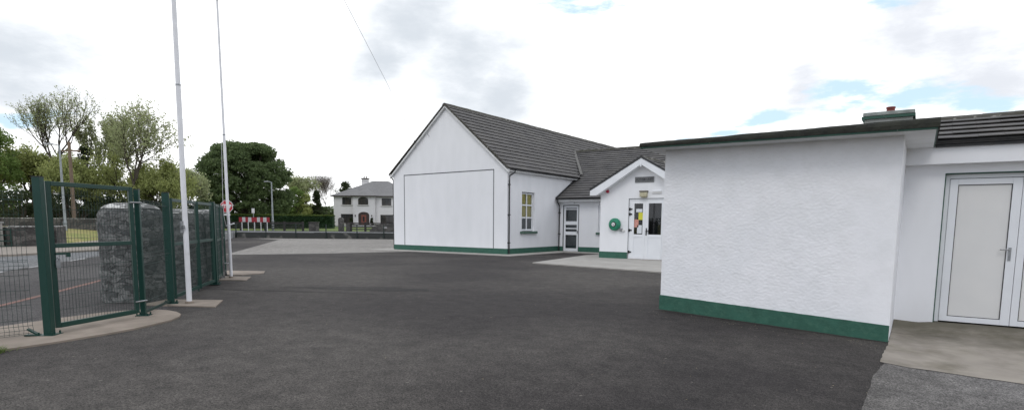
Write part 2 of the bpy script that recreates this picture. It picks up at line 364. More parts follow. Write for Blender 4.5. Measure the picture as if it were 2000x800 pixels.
vb = MB(); A_ = [(-40.7, 2), (-40.7, 11), (-40.9, 12.9), (-44.9, 15.2), (-50.5, 19.3), (-57, 27), (-66, 38)]; B_ = [(-55.3, 2), (-55.3, 14.4), (-55.5, 16.9), (-57.1, 21.7), (-59.5, 25.5), (-63.0, 30), (-68, 38.5)]; zb_ = [1.05, 1.05, 1.0, .62, .5, .3, .2]
for i in range(6):
    n_ = 8
    for k in range(n_):
        def PP(q, t): a = Vector((*A_[q], .08)); b = Vector((*B_[q], zb_[q])); p = a.lerp(b, t); p.z += .12*noise.noise(Vector((p.x*.5, p.y*.5, 0)))*math.sin(t*PI); return p
        vb.quad(PP(i, k/n_), PP(i+1, k/n_), PP(i+1, (k+1)/n_), PP(i, (k+1)/n_))
o = vb.build('verge', 'rough_grass'); o['kind'] = 'structure'
sheet('far_footpath', [W(66, -45), W(66, 60), W(78, 60), W(78, -45)], .03, 'road_pale')
sheet('lawn', [W(79.6, -60), W(79.6, 70), W(106, 70), W(106, -60)], .03, 'grass')
sheet('driveway', [W(79.7, -9.5), W(79.7, -14.2) , W(100, -20), W(106, -34), W(109, -34), W(109, -4), W(100, -16.2)][::-1], .07, 'road_pale')
# yard surfaces
sheet('worn_yard', [(-26.7, 15.1), (-24.5, 18.55), (-23.2, 22.3), (-22.9, 23.35), (-25.4, 23.35), (-25.4, 54), (-30, 47), (-39.7, 38.85), (-50.2, 30.8), (-44.6, 30.0)], .004, 'asphalt_old')
sheet('gable_path', [(-26.2, 23.28), (-16.15, 23.28), (-16.0, 28.3), (-11.9, 28.3), (-11.9, 29.5), (-17.07, 29.5), (-17.07, 24.36), (-25.05, 24.36), (-25.05, 50), (-26.2, 50)], .02, 'concrete_pale', thick=.04)
sheet('yard_edging', [(-26.75, 15.0), (-24.45, 18.5), (-23.05, 22.3), (-22.75, 23.27), (-23.0, 23.27), (-23.2, 22.35), (-24.6, 18.6), (-26.85, 15.1)], .008, 'concrete_pale')
sheet('porch_slab', [(-12.62, 19.8), (-13.6, 26.2), (-13.2, 28.25), (-9.0, 28.25), (-3.0, 28.25), (-3.0, 17.8), (-6.9, 18.75)], .04, 'concrete_pale', thick=.06)
sheet('fence_strip', [(-8.5, -2), (-8.93, 1.4), (-9.05, 2.26), (-9.09, 2.8), (-9.2, 3.4), (-9.33, 3.85), (-9.5, 4.2), (-9.68, 4.53), (-9.93, 4.79), (-10.2, 4.95), (-10.5, 5.02), (-10.8, 5.02), (-11.09, 4.91), (-11.3, 4.7), (-11.39, 4.23), (-11.25, 3.5), (-11.03, 2.77), (-10.7, 1), (-10.3, -2)], .025, 'concrete', thick=.06)
sheet('pole_slab', [(-11.95, 5.1), (-12.35, 5.75), (-11.38, 6.35), (-10.61, 5.77)], .02, 'concrete', thick=.05)
sheet('pole_slab', [(-15.9, 8.2), (-16.5, 9.0), (-15.56, 9.53), (-14.72, 8.87)], .02, 'concrete', thick=.05)
sheet('gate_slab', [(-17.2, 9.0), (-18.4, 10.0), (-17.0, 10.9), (-16.3, 10.4), (-16.3, 9.7)], .018, 'concrete', thick=.05)
sheet('door_apron', [(-.27, 10.72), (-.31, 9.0), (1.12, 8.8), (7, 8.05), (7, 12.8), (-.27, 12.8)], .012, 'concrete_stain', jag=.02)
sheet('patched_yard', [(-.26, 9.0), (-.33, 8.2), (-.335, 7.3), (-.34, 6.6), (-.36, 5.6), (-.42, 3.5), (7, 3.5), (7, 8.07), (1.12, 8.82)], .006, 'asphalt_mid', jag=.015)

M['joint'] = mat('contact shade and grime', (.02, .018, .016), .9, c2=(.035, .032, .028), scale=12, detail=6)  # dark tone paints contact shade, plus asphalt edge dirt, along the plinth foot
sheet('wall_foot_shade_grime', [(-4.05, 10.55), (-3.0, 10.60), (-1.5, 10.585), (-.3, 10.60), (-.27, 10.70), (-4.0, 10.70)], .0035, 'joint', jag=.035)
# repaired trench line and rough patch in the yard
M['seam'] = asphalt_mat('rough dark patch', (.024, .022, .021), (.014, .013, .013), 0, (.2, .18, .15), (.045, .041, .038))
sheet('asphalt_patch', [(-12.6, 8.6), (-11.4, 8.9), (-9.9, 9.6), (-9.3, 10.1), (-9.6, 10.4), (-10.8, 10.2), (-12.0, 9.3)], .003, 'seam', jag=.16)
sheet('asphalt_seam', [(-14.6, 6.9), (-12.9, 7.55), (-11.2, 8.35), (-9.9, 8.95), (-9.88, 9.0), (-11.25, 8.42), (-12.95, 7.64), (-14.6, 7.02)], .0035, 'seam', jag=.03)

# ------------------------------------------------------------------ building helpers
def holed(mb, o, u, L, z0, z1, holes, nin, depth):
    """vertical wall sheet from o along u with rectangular holes (u0,u1,z0,z1) and reveals going inwards"""
    o = Vector(o); u = Vector(u); nin = Vector(nin)
    us = sorted({0, L} | {h[0] for h in holes} | {h[1] for h in holes}); zs = sorted({z0, z1} | {h[2] for h in holes} | {h[3] for h in holes})
    P = lambda a, z, dd=0: o + u*a + nin*dd + Vector((0, 0, z))
    for a, b in zip(us, us[1:]):
        for c, e in zip(zs, zs[1:]):
            if any(h[0] <= a and b <= h[1] and h[2] <= c and e <= h[3] for h in holes): continue
            mb.quad(P(a, c), P(b, c), P(b, e), P(a, e))
    for a, b, c, e in holes:
        mb.quad(P(a, c), P(a, e), P(a, e, depth), P(a, c, depth)); mb.quad(P(b, c), P(b, c, depth), P(b, e, depth), P(b, e))
        mb.quad(P(a, e), P(b, e), P(b, e, depth), P(a, e, depth)); mb.quad(P(a, c), P(a, c, depth), P(b, c, depth), P(b, c))

def tiled(mb, eave0, eave1, up, slope_len, gauge=.335, t=.038, lift=.0):
    """stepped tile courses: eave0->eave1 is the eave line, up the unit vector up the slope"""
    a = Vector(eave0); b = Vector(eave1); up = Vector(up).normalized(); e = (b-a).normalized(); nrm = e.cross(up).normalized()
    if nrm.z < 0: nrm = -nrm
    k = max(1, round(slope_len/gauge)); g = slope_len/k
    L = (b-a).length; tw = .33; nt = max(1, int(L/tw))
    for i in range(k):
        lo = up*(g*i); hi = up*(g*(i+1))
        for j in range(nt):
            j0 = e*(L*j/nt+.0015); j1 = e*(L*(j+1)/nt-.0015)
            h = nrm*(t+lift+random.uniform(-.003, .004)); h2 = nrm*(lift-.001+random.uniform(0, .003))
            mb.quad(a+lo+h+j0, a+lo+h+j1, a+hi+h2+j1, a+hi+h2+j0)
            mb.quad(a+lo+h+j0, a+lo+h+j1, a+lo+h-nrm*.014+j1, a+lo+h-nrm*.014+j0); mb.quad(a+lo+h-nrm*.014+j0, a+lo+h-nrm*.014+j1, a+lo+up*.09-nrm*.01+j1, a+lo+up*.09-nrm*.01+j0)
    mb.quad(a-nrm*.012, b-nrm*.012, b-nrm*.012+up*slope_len, a-nrm*.012+up*slope_len)

def ridge(name, a, b, r, parent, m='tile_edge'):
    mb = MB(); a = Vector(a); b = Vector(b); L = (b-a).length; n = max(1, int(L/.45)); e = (b-a)/L
    s = e.cross(Vector((0, 0, 1))).normalized()
    for i in range(n):
        p = a+e*(L*i/n); q = a+e*(L*(i+1)/n+.02); rr = r*random.uniform(.96, 1.06); dz = random.uniform(-.004, .006)
        prof = [(-1.25, -.75), (-.75, .05), (0, .42), (.75, .05), (1.25, -.75)]
        vs = [P + s*(x*rr) + Vector((0, 0, z*rr+dz)) for P in (p, q) for x, z in prof]
        mb.add(vs, [(k, k+1, k+6, k+5) for k in range(4)] + [(0, 1, 2, 3, 4), (9, 8, 7, 6, 5)])
    return mb.build(name, m, parent, world=True)

def win(parent, o, u, nout, w, h, rows, cols, fr=.06, bar=.035, name='window', back='room', panes=None, framem='pvc'):
    """window frame with panes; o lower left corner, u along, nout outward"""
    o = Vector(o); u = Vector(u).normalized(); nn = Vector(nout).normalized(); Z = Vector((0, 0, 1))
    fmb = MB()
    def bar_(a0, a1, z0, z1, d0=-.03, d1=.03):
        vs = [o+u*a+Z*z+nn*dd for dd in (d0, d1) for a, z in ((a0, z0), (a1, z0), (a1, z1), (a0, z1))]
        fmb.add(vs, [(0, 1, 2, 3), (7, 6, 5, 4), (0, 4, 5, 1), (1, 5, 6, 2), (2, 6, 7, 3), (3, 7, 4, 0)])
    bar_(0, fr, 0, h); bar_(w-fr, w, 0, h); bar_(fr, w-fr, 0, fr); bar_(fr, w-fr, h-fr, h)
    zs = [0]+list(rows)+[h]; xs = [0]+list(cols)+[w]
    for z in rows: bar_(fr, w-fr, z-bar/2, z+bar/2)
    for c in cols:
        for z0, z1 in zip(zs, zs[1:]):
            bar_(c-bar/2, c+bar/2, (z0+bar/2 if z0 else fr), (z1-bar/2 if z1 < h else h-fr))
    f = fmb.build(name, framem, parent, world=True)
    pm = MB(); pm.quad(o, o+u*w, o+u*w+Z*h, o+Z*h); pm.build('pane', 'glass', f, world=True, fix=False)
    if back:
        bm_ = MB(); q = o-nn*(.045 if back == 'blind' else .16)
        bm_.quad(q-u*.02, q+u*(w+.02), q+u*(w+.02)+Z*h, q+Z*h-u*.02)
        bm_.build('blind' if back == 'blind' else 'interior', back, f, world=True, fix=False)
    return f

# ------------------------------------------------------------------ school building
sb = thing('school_building', (-17.07, 24.36, 0), 'white school building with tall gable, brown tiled roofs and a small entrance porch', 'building')
XL, XR, Y0, Y1 = -25.06, -17.07, 24.36, 50.
EZ, RX, RZ = 4.35, -21.07, 7.66
w = MB()
w.quad((XL, Y0, 0), (XR, Y0, 0), (XR, Y0, EZ), (RX, Y0, RZ), (XL, Y0, EZ))
w.quad((XL, Y1, 0), (XR, Y1, 0), (XR, Y1, EZ), (RX, Y1, RZ), (XL, Y1, EZ))
holed(w, (XR, Y0, 0), (0, 1, 0), Y1-Y0, 0, EZ, [(1.32, 2.55, 1.17, 3.2)], (-1, 0, 0), .16)
w.quad((XL, Y0, 0), (XL, Y1, 0), (XL, Y1, EZ), (XL, Y0, EZ))
tag(w.build('hall_wall', 'render', sb, world=True))
p = MB()
p.box(XL-.012, XR+.012, Y0-.012, Y0+.05, 0, .30); p.box(XR-.05, XR+.012, Y0+.051, 29.49, 0, .30); p.box(XL-.012, XL+.05, Y0+.051, Y1, 0, .3)
p.build('hall_plinth', 'green', sb, world=True)
# painted outline of the play wall
p = MB(); q0, q1, q2, q3 = -24.21, -17.92, .30, 4.24
p.box(q0-.02, q0+.025, Y0-.006, Y0-.001, q2, q3); p.box(q1-.025, q1+.02, Y0-.006, Y0-.001, q2, q3+.05)
p.add([(q0, Y0-.006, q3-.06), (q1, Y0-.006, q3+.0), (q1, Y0-.006, q3+.05), (q0, Y0-.006, q3-.012), (q0, Y0-.001, q3-.06), (q1, Y0-.001, q3), (q1, Y0-.001, q3+.05), (q0, Y0-.001, q3-.012)], [(0, 1, 2, 3), (0, 1, 5, 4), (2, 3, 7, 6)])
tag(p.build('painted_outline', 'outline', sb, world=True), 'thin dark grey line framing the blank gable wall')
# hall roof
ux = Vector((-4.0-.2, 0, 0)); pitch = math.atan2(RZ+.12-4.28, 4.2)
ev = .20; sl = math.hypot(4.0+ev, RZ+.12-4.28)
r = MB()
tiled(r, (XR+ev, Y0-.16, 4.29), (XR+ev, Y1+.16, 4.29), (-math.cos(pitch), 0, math.sin(pitch)), sl)
tiled(r, (XL-ev, Y0-.16, 4.29), (XL-ev, Y1+.16, 4.29), (math.cos(pitch), 0, math.sin(pitch)), sl)
r.build('hall_roof', 'tile', sb, world=True)
ridge('hall_ridge', (RX, Y0-.17, RZ+.13), (RX, Y1+.17, RZ+.13), .13, sb)
# verge: undercloak, mortar and white barge soffit
v = MB()
for sx, ex in ((1, XR+ev), (-1, XL-ev)):
    a = Vector((ex, 0, 4.26)); b = Vector((RX, 0, RZ+.09))
    v.extrude([(a.x, Y0-.18, a.z-.03), (b.x, Y0-.18, b.z-.03), (b.x, Y0-.18, b.z+.055), (a.x, Y0-.18, a.z+.055)], (0, .03, 0))
v.build('verge', 'tile_edge', sb, world=True)
v = MB()
for sx, ex in ((1, XR+ev), (-1, XL-ev)):
    a = Vector((ex-sx*.05, 0, 4.17)); b = Vector((RX, 0, RZ+.055))
    v.extrude([(a.x, Y0-.14, a.z-.1), (b.x, Y0-.14, b.z-.1), (b.x, Y0-.14, b.z), (a.x, Y0-.14, a.z)], (0, .135, 0))
v.build('bargeboard', 'pvc_flush', sb, world=True)
# gutters and downpipes
def gutter(parent, a, b, m='black_pvc', r=.06):
    mb = MB(); a = Vector(a); b = Vector(b); e = (b-a).normalized(); s = e.cross(Vector((0, 0, 1)))
    prof = [(math.cos(t)*r, math.sin(t)*r) for t in [PI+PI*i/8 for i in range(9)]]
    prof += [(x*.88, z*.88) for x, z in prof[::-1]]
    mb.extrude([a+s*x+Vector((0, 0, z)) for x, z in prof], b-a)
    L = (b-a).length
    for i in range(int(L/1.1)+1):
        c = a+e*min(L, i*1.1+.1); mb.extrude([c+s*(x*1.12)+Vector((0, 0, z*1.12)) for x, z in prof[:9]], e*.04)
    return mb.build('gutter', m, parent, world=True)
gutter(sb, (XR+ev+.05, Y0-.1, 4.27), (XR+ev+.05, 31.75, 4.27))
gutter(sb, (XL-ev-.05, Y0-.1, 4.27), (XL-ev-.05, Y1, 4.27))
f = MB(); f.box(XR+.003, XR+ev-.01, Y0-.1, 31.7, 4.13, 4.26); f.box(XL-ev+.01, XL-.003, Y0-.1, Y1, 4.13, 4.26); f.build('soffit', 'pvc_flush', sb, world=True)
def pipe(parent, pts, r=.036, clips=()):
    mb = MB(); mb.tube(pts, r, 10)
    for c, dx, dy in clips: mb.box(c[0]-.055, c[0]+.055, c[1]-.055, c[1]+.055, c[2]-.025, c[2]+.025)
    x, y, z = pts[-1]
    return mb.build('downpipe', 'black_pvc', parent, world=True, smooth=False)
pipe(sb, [(XR+ev+.05, Y0+.35, 4.23), (XR+ev+.05, Y0+.32, 4.12), (XR+.07, Y0+.1, 3.93), (XR+.06, Y0+.09, 3.7), (XR+.06, Y0+.09, .06)], clips=[((XR+.05, Y0+.09, z), 0, 0) for z in (3.5, 2.0, .6)])
pipe(sb, [(XL-ev-.05, Y0+.12, 4.23), (XL-ev-.05, Y0+.1, 4.12), (XL-.06, Y0+.06, 3.93), (XL-.06, Y0+.05, 3.7), (XL-.06, Y0+.05, .06)], clips=[((XL-.05, Y0+.06, z), 0, 0) for z in (3.5, 2.0, .6)])
# window in the side wall with yellow blind above, frosted lower panes
f = MB()
wf = win(sb, (XR-.13, Y0+1.36, 1.20), (0, 1, 0), (1, 0, 0), 1.15, 1.97, [.68, 1.33], [.57], fr=.075, bar=.07, back='blind')
f = MB(); f.quad((XR-.14, Y0+1.4, 1.26), (XR-.14, Y0+2.48, 1.26), (XR-.14, Y0+2.48, 1.86), (XR-.14, Y0+1.4, 1.86)); f.build('frosted_pane', 'frost', wf, world=True)
f = MB(); f.box(XR-.02, XR+.11, Y0+1.16, Y0+2.72, 1.04, 1.165); f.build('window_sill', 'sill_green', sb, world=True, bevel=.012)

# annex
AY = 29.5
w = MB()
holed(w, (XR+.001, AY, 0), (1, 0, 0), 14.0, 0, 2.93, [(.30, 1.30, .0, 2.60), (2.5, 3.6, 1.12, 2.62)], (0, 1, 0), .14)
w.quad((-3.07, AY, 0), (-3.07, 41.5, 0), (-3.07, 41.5, 2.93), (-3.07, 35.55, 6.15), (-3.07, AY, 2.93))
w.build('annex_wall', 'render', sb, world=True)
p = MB(); p.box(XR+.013, -16.78, AY-.012, AY+.04, 0, .29); p.box(-15.76, -12.16, AY-.012, AY+.04, 0, .29); p.build('annex_plinth', 'green', sb, world=True)
sA = math.atan(.52)
r = MB()
tiled(r, (XR-.02, 29.12, 2.99), (-2.9, 29.12, 2.99), (0, math.cos(sA), math.sin(sA)), 6.45/math.cos(sA), gauge=6.45/math.cos(sA)/22)
tiled(r, (-22, 35.57, 6.34), (XR-.02, 35.57, 6.34), (0, -math.cos(sA), -math.sin(sA)), 3.7/math.cos(sA)) if False else None
# upper part of the slope that climbs over the hall eave to the valley
gA = 6.45/math.cos(sA)/22
tiled(r, (-19.6, 29.12+9*gA*math.cos(sA), 2.99+9*gA*math.sin(sA)), (XR-.02, 29.12+9*gA*math.cos(sA), 2.99+9*gA*math.sin(sA)), (0, math.cos(sA), math.sin(sA)), 13*gA, gauge=gA)
tiled(r, (-2.9, 42.0, 2.99), (-19.6, 42.0, 2.99), (0, -math.cos(sA), math.sin(sA)), 6.45/math.cos(sA))
r.build('annex_roof', 'tile', sb, world=True)
ridge('annex_ridge', (-19.4, 35.57, 6.40), (-2.9, 35.57, 6.40), .13, sb)
v = MB(); v.beam((-16.85, 31.75, 4.50), (-19.42, 35.5, 6.43), .16, .03); v.build('valley_lead', mat('valley mortar', (.16, .155, .145), .85, c2=(.1, .098, .09), scale=8), sb, world=True)
v = MB(); v.extrude([(-17.04, 29.06, 2.90), (-17.04, 31.9, 2.90+.52*2.84), (-17.04, 31.9, 3.05+.52*2.84), (-17.04, 29.06, 3.05)], (.05, 0, 0)); v.build('annex_verge', 'black_pvc', sb, world=True)
gutter(sb, (-16.97, 29.05, 2.98), (-12.62, 29.05, 2.98))
f = MB(); f.box(-17.05, -12.15, 29.14, AY-.003, 2.80, 2.93); f.build('soffit', 'pvc_flush', sb, world=True)
pipe(sb, [(-16.93, 29.05, 2.93), (-16.93, 29.06, 2.82), (-16.97, 29.38, 2.6), (-16.98, 29.41, 2.4), (-16.98, 29.41, .05)], clips=[((-16.98, 29.43, z), 0, 0) for z in (2.2, 1.0)])
# annex door: white frame, three glazed lights and a fanlight
dr = win(sb, (-16.74, AY+.06, .03), (1, 0, 0), (0, -1, 0), .94, 2.55, [.14, .95, 1.08, 1.52, 1.66, 2.36], [], fr=.11, bar=.05, name='glazed_door', back='obscure')
for z, h_ in ((.95, .14), (1.52, .14), (1.28, .06)):
    b = MB(); b.box(-16.63, -15.91, AY+.018, AY+.10, z, z+h_); b.build('door_rail', 'pvc', dr, world=True)
b = MB(); b.box(-15.87, -15.84, AY-.02, AY+.03, 1.05, 1.2); b.build('handle', 'galv', dr, world=True)
b = MB(); b.box(-16.79, -16.74, AY-.006, AY+.05, .0, 2.63); b.box(-15.80, -15.755, AY-.006, AY+.05, 0, 2.63); b.box(-16.74, -15.80, AY-.006, AY+.05, 2.585, 2.63); b.build('door_surround', 'outline', sb, world=True)
wn = win(sb, (-14.56, AY+.08, 1.14), (1, 0, 0), (0, -1, 0), 1.08, 1.46, [1.0], [.54], back='room')
b = MB(); b.box(-14.66, -13.35, AY-.1, AY+.02, 1.0, 1.115); b.build('window_sill', 'sill_green', sb, world=True, bevel=.01)
b = MB(); b.tube([(-16.3, AY-.12, 2.74), (-16.0, AY-.12, 2.74)], .05, 10); b.build('bulkhead_light', 'pvc', sb, world=True)

# porch
PY = 24.8; PX0, PX1, PC = -12.15, -8.07, -10.11
w = MB()
DX0, DX1, DZ = -10.76, -9.12, 2.72
for (a, b_, c, e) in [(PX0, DX0, 0, 2.95), (DX1, PX1, 0, 2.95), (DX0, DX1, DZ, 2.95)]: w.quad((a, PY, c), (b_, PY, c), (b_, PY, e), (a, PY, e))
w.quad((PX0, PY, 2.95), (PX1, PY, 2.95), (PC, PY, 4.2))
w.quad((DX0, PY, 0), (DX0, PY, DZ), (DX0, PY+.12, DZ), (DX0, PY+.12, 0)); w.quad((DX1, PY, 0), (DX1, PY+.12, 0), (DX1, PY+.12, DZ), (DX1, PY, DZ)); w.quad((DX0, PY, DZ), (DX1, PY, DZ), (DX1, PY+.12, DZ), (DX0, PY+.12, DZ))
w.quad((PX0, PY, 0), (PX0, AY, 0), (PX0, AY, 2.95), (PX0, PY, 2.95)); w.quad((PX1, PY, 0), (PX1, AY, 0), (PX1, AY, 2.95), (PX1, PY, 2.95))
w.build('porch_wall', 'render', sb, world=True)
p = MB(); p.box(PX0-.012, DX0-.01, PY-.012, PY+.04, 0, .33); p.build('porch_plinth', 'green', sb, world=True); p = MB(); p.box(DX1+.01, PX1, PY-.012, PY+.04, 0, .33); p.build('porch_plinth', 'green', sb, world=True); p = MB(); p.box(PX0-.012, PX0+.03, PY+.041, 29.48, 0, .33); p.build('porch_plinth', 'green', sb, world=True)
sP = math.atan(.555)
r = MB()
for sx, ex in ((-1, PC-2.42), (1, PC+2.42)):
    tiled(r, (ex, PY-.32, 3.12), (ex, 32.2, 3.12), (-sx*math.cos(sP), 0, math.sin(sP)), 2.42/math.cos(sP), gauge=.33)
r.build('porch_roof', 'tile', sb, world=True)
ridge('porch_ridge', (PC, PY-.33, 4.50), (PC, 32, 4.50), .1, sb)
v = MB(); k = MB()
for sx in (-1, 1):
    ex = PC+sx*2.44
    v.extrude([(ex, PY-.36, 3.08), (PC, PY-.36, 3.08+.555*2.44), (PC, PY-.36, 3.18+.555*2.44), (ex, PY-.36, 3.18)], (0, .06, 0))
    k.extrude([(ex+sx*-.02, PY-.34, 2.87), (ex-sx*.34, PY-.34, 2.87), (PC, PY-.34, 4.16), (PC, PY-.34, 3.075+.555*2.44), (ex-sx*.02, PY-.34, 3.075)], (0, .035, 0))
    k.extrude([(ex+sx*-.03, PY-.30, 2.90), (PC+sx*2.04, PY-.30, 2.90), (PC, PY-.30, 4.17), (PC, PY-.30, 4.19), (PC+sx*2.1, PY-.30, 2.94), (ex-sx*.03, PY-.30, 2.94)], (0, .295, 0))
v.build('porch_verge', 'black_pvc', sb, world=True); k.build('porch_bargeboard', 'pvc', sb, world=True)
b = MB(); b.box(PC-.03, PC+.03, PY-.36, PY-.34, 4.06, 4.24); b.build('finial_block', 'pvc', sb, world=True)
# porch double door
dm = MB()
def bx(mb, x0, x1, z0, z1, y0=PY+.03, y1=PY+.10): mb.box(x0, x1, y0, y1, z0, z1)
bx(dm, DX0+.01, DX0+.08, .04, 2.70); bx(dm, DX1-.08, DX1-.01, .04, 2.70); bx(dm, DX0+.08, DX1-.08, 2.63, 2.70)
door = dm.build('entrance_door', 'pvc', sb, world=True)
for (a, b_, ga, gb) in ((DX0+.085, -9.985, -10.50, -10.09), (-9.98, DX1-.085, -9.83, -9.24)):
    l = MB(); 
    for x0, x1, z0, z1 in ((a, ga, .05, 2.62), (gb, b_, .05, 2.62), (ga, gb, .05, .16), (ga, gb, 1.02, 1.14), (ga, gb, 2.50, 2.62)): bx(l, x0, x1, z0, z1, PY+.02, PY+.08)
    l.box(ga, gb, PY+.04, PY+.07, .16, 1.02)
    l.build('door_leaf', 'pvc', door, world=True)
    g = MB(); g.quad((ga, PY+.055, 1.14), (gb, PY+.055, 1.14), (gb, PY+.055, 2.5), (ga, PY+.055, 2.5)); g.build('pane', 'glass', door, world=True, fix=False)
    g = MB(); g.quad((ga-.1, PY+.45, 1.04), (gb+.1, PY+.45, 1.04), (gb+.1, PY+.45, 2.6), (ga-.1, PY+.45, 2.6)); g.build('interior', 'dark', door, world=True, fix=False)
for nm, m, x0, x1, z0, z1 in (('notice', 'paper_w', -10.42, -10.13, 2.12, 2.26), ('notice', 'paper_y', -10.30, -10.10, 1.78, 2.10), ('notice', 'paper_r', -10.49, -10.29, 1.45, 1.8), ('notice', 'paper_w', -10.35, -10.13, 1.18, 1.55)):
    g = MB(); g.box(x0, x1, PY+.044, PY+.048, z0, z1); g.build(nm, m, door, world=True)
for z in (.35, 1.32, 2.03, 2.25):
    b = MB(); b.box(DX0+.01, DX0+.17, PY-.0, PY+.02, z-.03, z+.03); b.box(DX0+.03, DX0+.09, PY-.02, PY+.02, z-.06, z+.06); b.build('hinge', 'black', door, world=True)
b = MB(); b.box(-9.93, -9.88, PY-.0, PY+.02, 1.10, 1.42); b.box(-9.92, -9.80, PY-.05, PY-.02, 1.27, 1.31); b.box(-9.92, -9.89, PY-.05, PY+.01, 1.27, 1.31); b.build('handle', 'black', door, world=True)
b = MB(); b.box(DX0, DX1, PY-.05, PY+.12, 0, .045); b.build('threshold', 'concrete', door, world=True)
b = MB(); b.box(DX0-.0, DX0+.012, PY-.004, PY+.03, .0, DZ); b.box(DX0, DX1, PY-.004, PY+.03, DZ-.014, DZ); b.build('door_trim', 'outline', door, world=True)

# fittings on the porch
pl = thing('name_plaque', (-10.05, PY, 3.53), 'grey slate plaque with dark lettering above the porch doors', 'sign')
b = MB(); b.box(-10.49, -9.615, PY-.03, PY-.003, 3.405, 3.65); b.build('board', 'plaque', pl, world=True, bevel=.005)
def text(body, size, loc, rot, m, parent, name='lettering', extr=.002, width=None, fontw=0.0):
    cu = bpy.data.curves.new(name, 'FONT'); cu.body = body; cu.size = size; cu.align_x = 'CENTER'; cu.align_y = 'CENTER'; cu.extrude = extr; cu.offset = fontw
    t = bpy.data.objects.new('tmp', cu); col.objects.link(t); bpy.context.view_layer.update()
    me = bpy.data.meshes.new_from_object(t.evaluated_get(bpy.context.evaluated_depsgraph_get())); bpy.data.objects.remove(t)
    if width:
        xs = [v.co.x for v in me.vertices]; s = width/(max(xs)-min(xs))
        for v in me.vertices: v.co.x *= s
    me.materials.clear(); me.materials.append(M[m])
    o = bpy.data.objects.new(name, me); col.objects.link(o); o.parent = parent; o.location = loc; o.rotation_euler = rot
    return o
text('AUTISM UNIT', .16, (0, -.033, -.005), (PI/2, 0, 0), 'letter', pl, width=.78, fontw=.002)
lt = thing('wall_light', (-10.04, PY, 2.74), 'boxy cream wall lamp with brown top directly above the porch doors', 'lamp')
b = MB(); b.box(-10.20, -9.88, PY-.16, PY-.003, 2.79, 2.98); b.box(-10.15, -9.93, PY-.12, PY-.003, 2.75, 2.79); b.build('diffuser', 'cream', lt, world=True, bevel=.015)
b = MB(); b.box(-10.22, -9.86, PY-.18, PY-.003, 2.982, 3.05); b.build('hood', 'brown', lt, world=True, bevel=.01)
al = thing('emergency_light', (-9.45, PY, 2.93), 'slim white emergency light right of the cream lamp above the doors', 'lamp')
b = MB(); b.box(-9.66, -9.24, PY-.06, PY-.003, 2.93, 2.98); b.build('base', 'pvc_panel', al, world=True, bevel=.006)
b = MB(); b.box(-9.65, -9.25, PY-.075, PY-.004, 2.982, 3.06); b.build('diffuser', 'pvc', al, world=True, bevel=.02)
bell = MB(); 
bell.tube([(-11.80, PY-.003, 3.05), (-11.80, PY-.05, 3.05), (-11.80, PY-.09, 3.05)], [.075, .07, .045], 16)
bell = bell.build('alarm_bell', 'alarm', smooth=False); tag(bell, 'small round dark red alarm bell under the left end of the porch bargeboard', 'alarm')
hr = thing('hose_reel', (-11.38, PY, 1.3), 'round green hose reel cabinet with white hub on the porch wall', 'hose reel')
b = MB(); cx, cz = -11.38, 1.57
b.tube([(cx, PY-.003, cz), (cx, PY-.05, cz), (cx, PY-.12, cz), (cx, PY-.18, cz), (cx, PY-.20, cz)], [.26, .285, .28, .24, .17], 28); b.build('drum', 'hosegreen', hr, world=True)
b = MB(); b.tube([(cx, PY-.201, cz), (cx, PY-.215, cz)], [.12, .11], 24); b.build('hub_ring', 'black', hr, world=True)
b = MB(); b.tube([(cx-.01, PY-.216, cz), (cx-.01, PY-.235, cz)], [.085, .07], 20); b.build('hub', 'signwhite', hr, world=True)
b = MB(); b.tube([(cx-.03, PY-.236, cz+.03), (cx+.03, PY-.24, cz-.03)], .012, 6); b.build('crank', 'black', hr, world=True)
sk = thing('wall_socket', (-11.03, PY, 1.3), 'small grey tap box with white cap beside the green hose reel', 'tap')
b = MB(); b.box(-11.14, -11.02, PY-.09, PY-.003, 1.26, 1.40); b.build('box', 'galv', sk, world=True, bevel=.01)
b = MB(); b.tube([(-10.96, PY-.003, 1.31), (-10.96, PY-.10, 1.30)], [.05, .045], 12); b.build('cap', 'pvc_panel', sk, world=True)
b = MB(); b.tube([(-11.16, PY-.05, 1.38), (-11.19, PY-.05, 1.45)], .012, 8); b.build('tap_pipe', 'galv', sk, world=True)
# wire bracket on the hall gable and the overhead wire
br = MB(); br.tube([(-23.12, Y0-.15, 5.9), (-23.12, Y0-.3, 5.95), (-23.12, Y0-.3, 6.03)], .012, 6); br.tube([(-23.12, Y0-.3, 5.93), (-23.12, Y0-.3, 6.0)], .03, 8)
br.build('cable_bracket', 'black', sb, world=True)
br = MB(); br.tube([(-22.26, Y0-.14, 6.5), (-22.26, Y0-.2, 6.42), (-22.26, Y0-.12, 6.28), (-22.26, Y0, 6.22)], .012, 6); br.build('cable_clip', 'galv', sb, world=True)
wr = MB(); wr.tube([(-23.12, Y0-.3, 6.0), (-19.2, 18.39, 7.44), (-17.3, 15.52, 8.16), (-15.22, 12.38, 8.94), (-9, 3, 11.3), (-2, -7.5, 14.)], .0065, 5)
tag(wr.build('overhead_wire', 'black'), 'thin dark service wire rising overhead from the hall gable', 'wire')

# ------------------------------------------------------------------ side building with flat roofed store
ob = thing('store_building', (-2, 11, -.1), 'low white store with a rough flat roofed front block, green base and double door', 'building')
FX0, FX1, FY = -3.95, -.28, 10.71
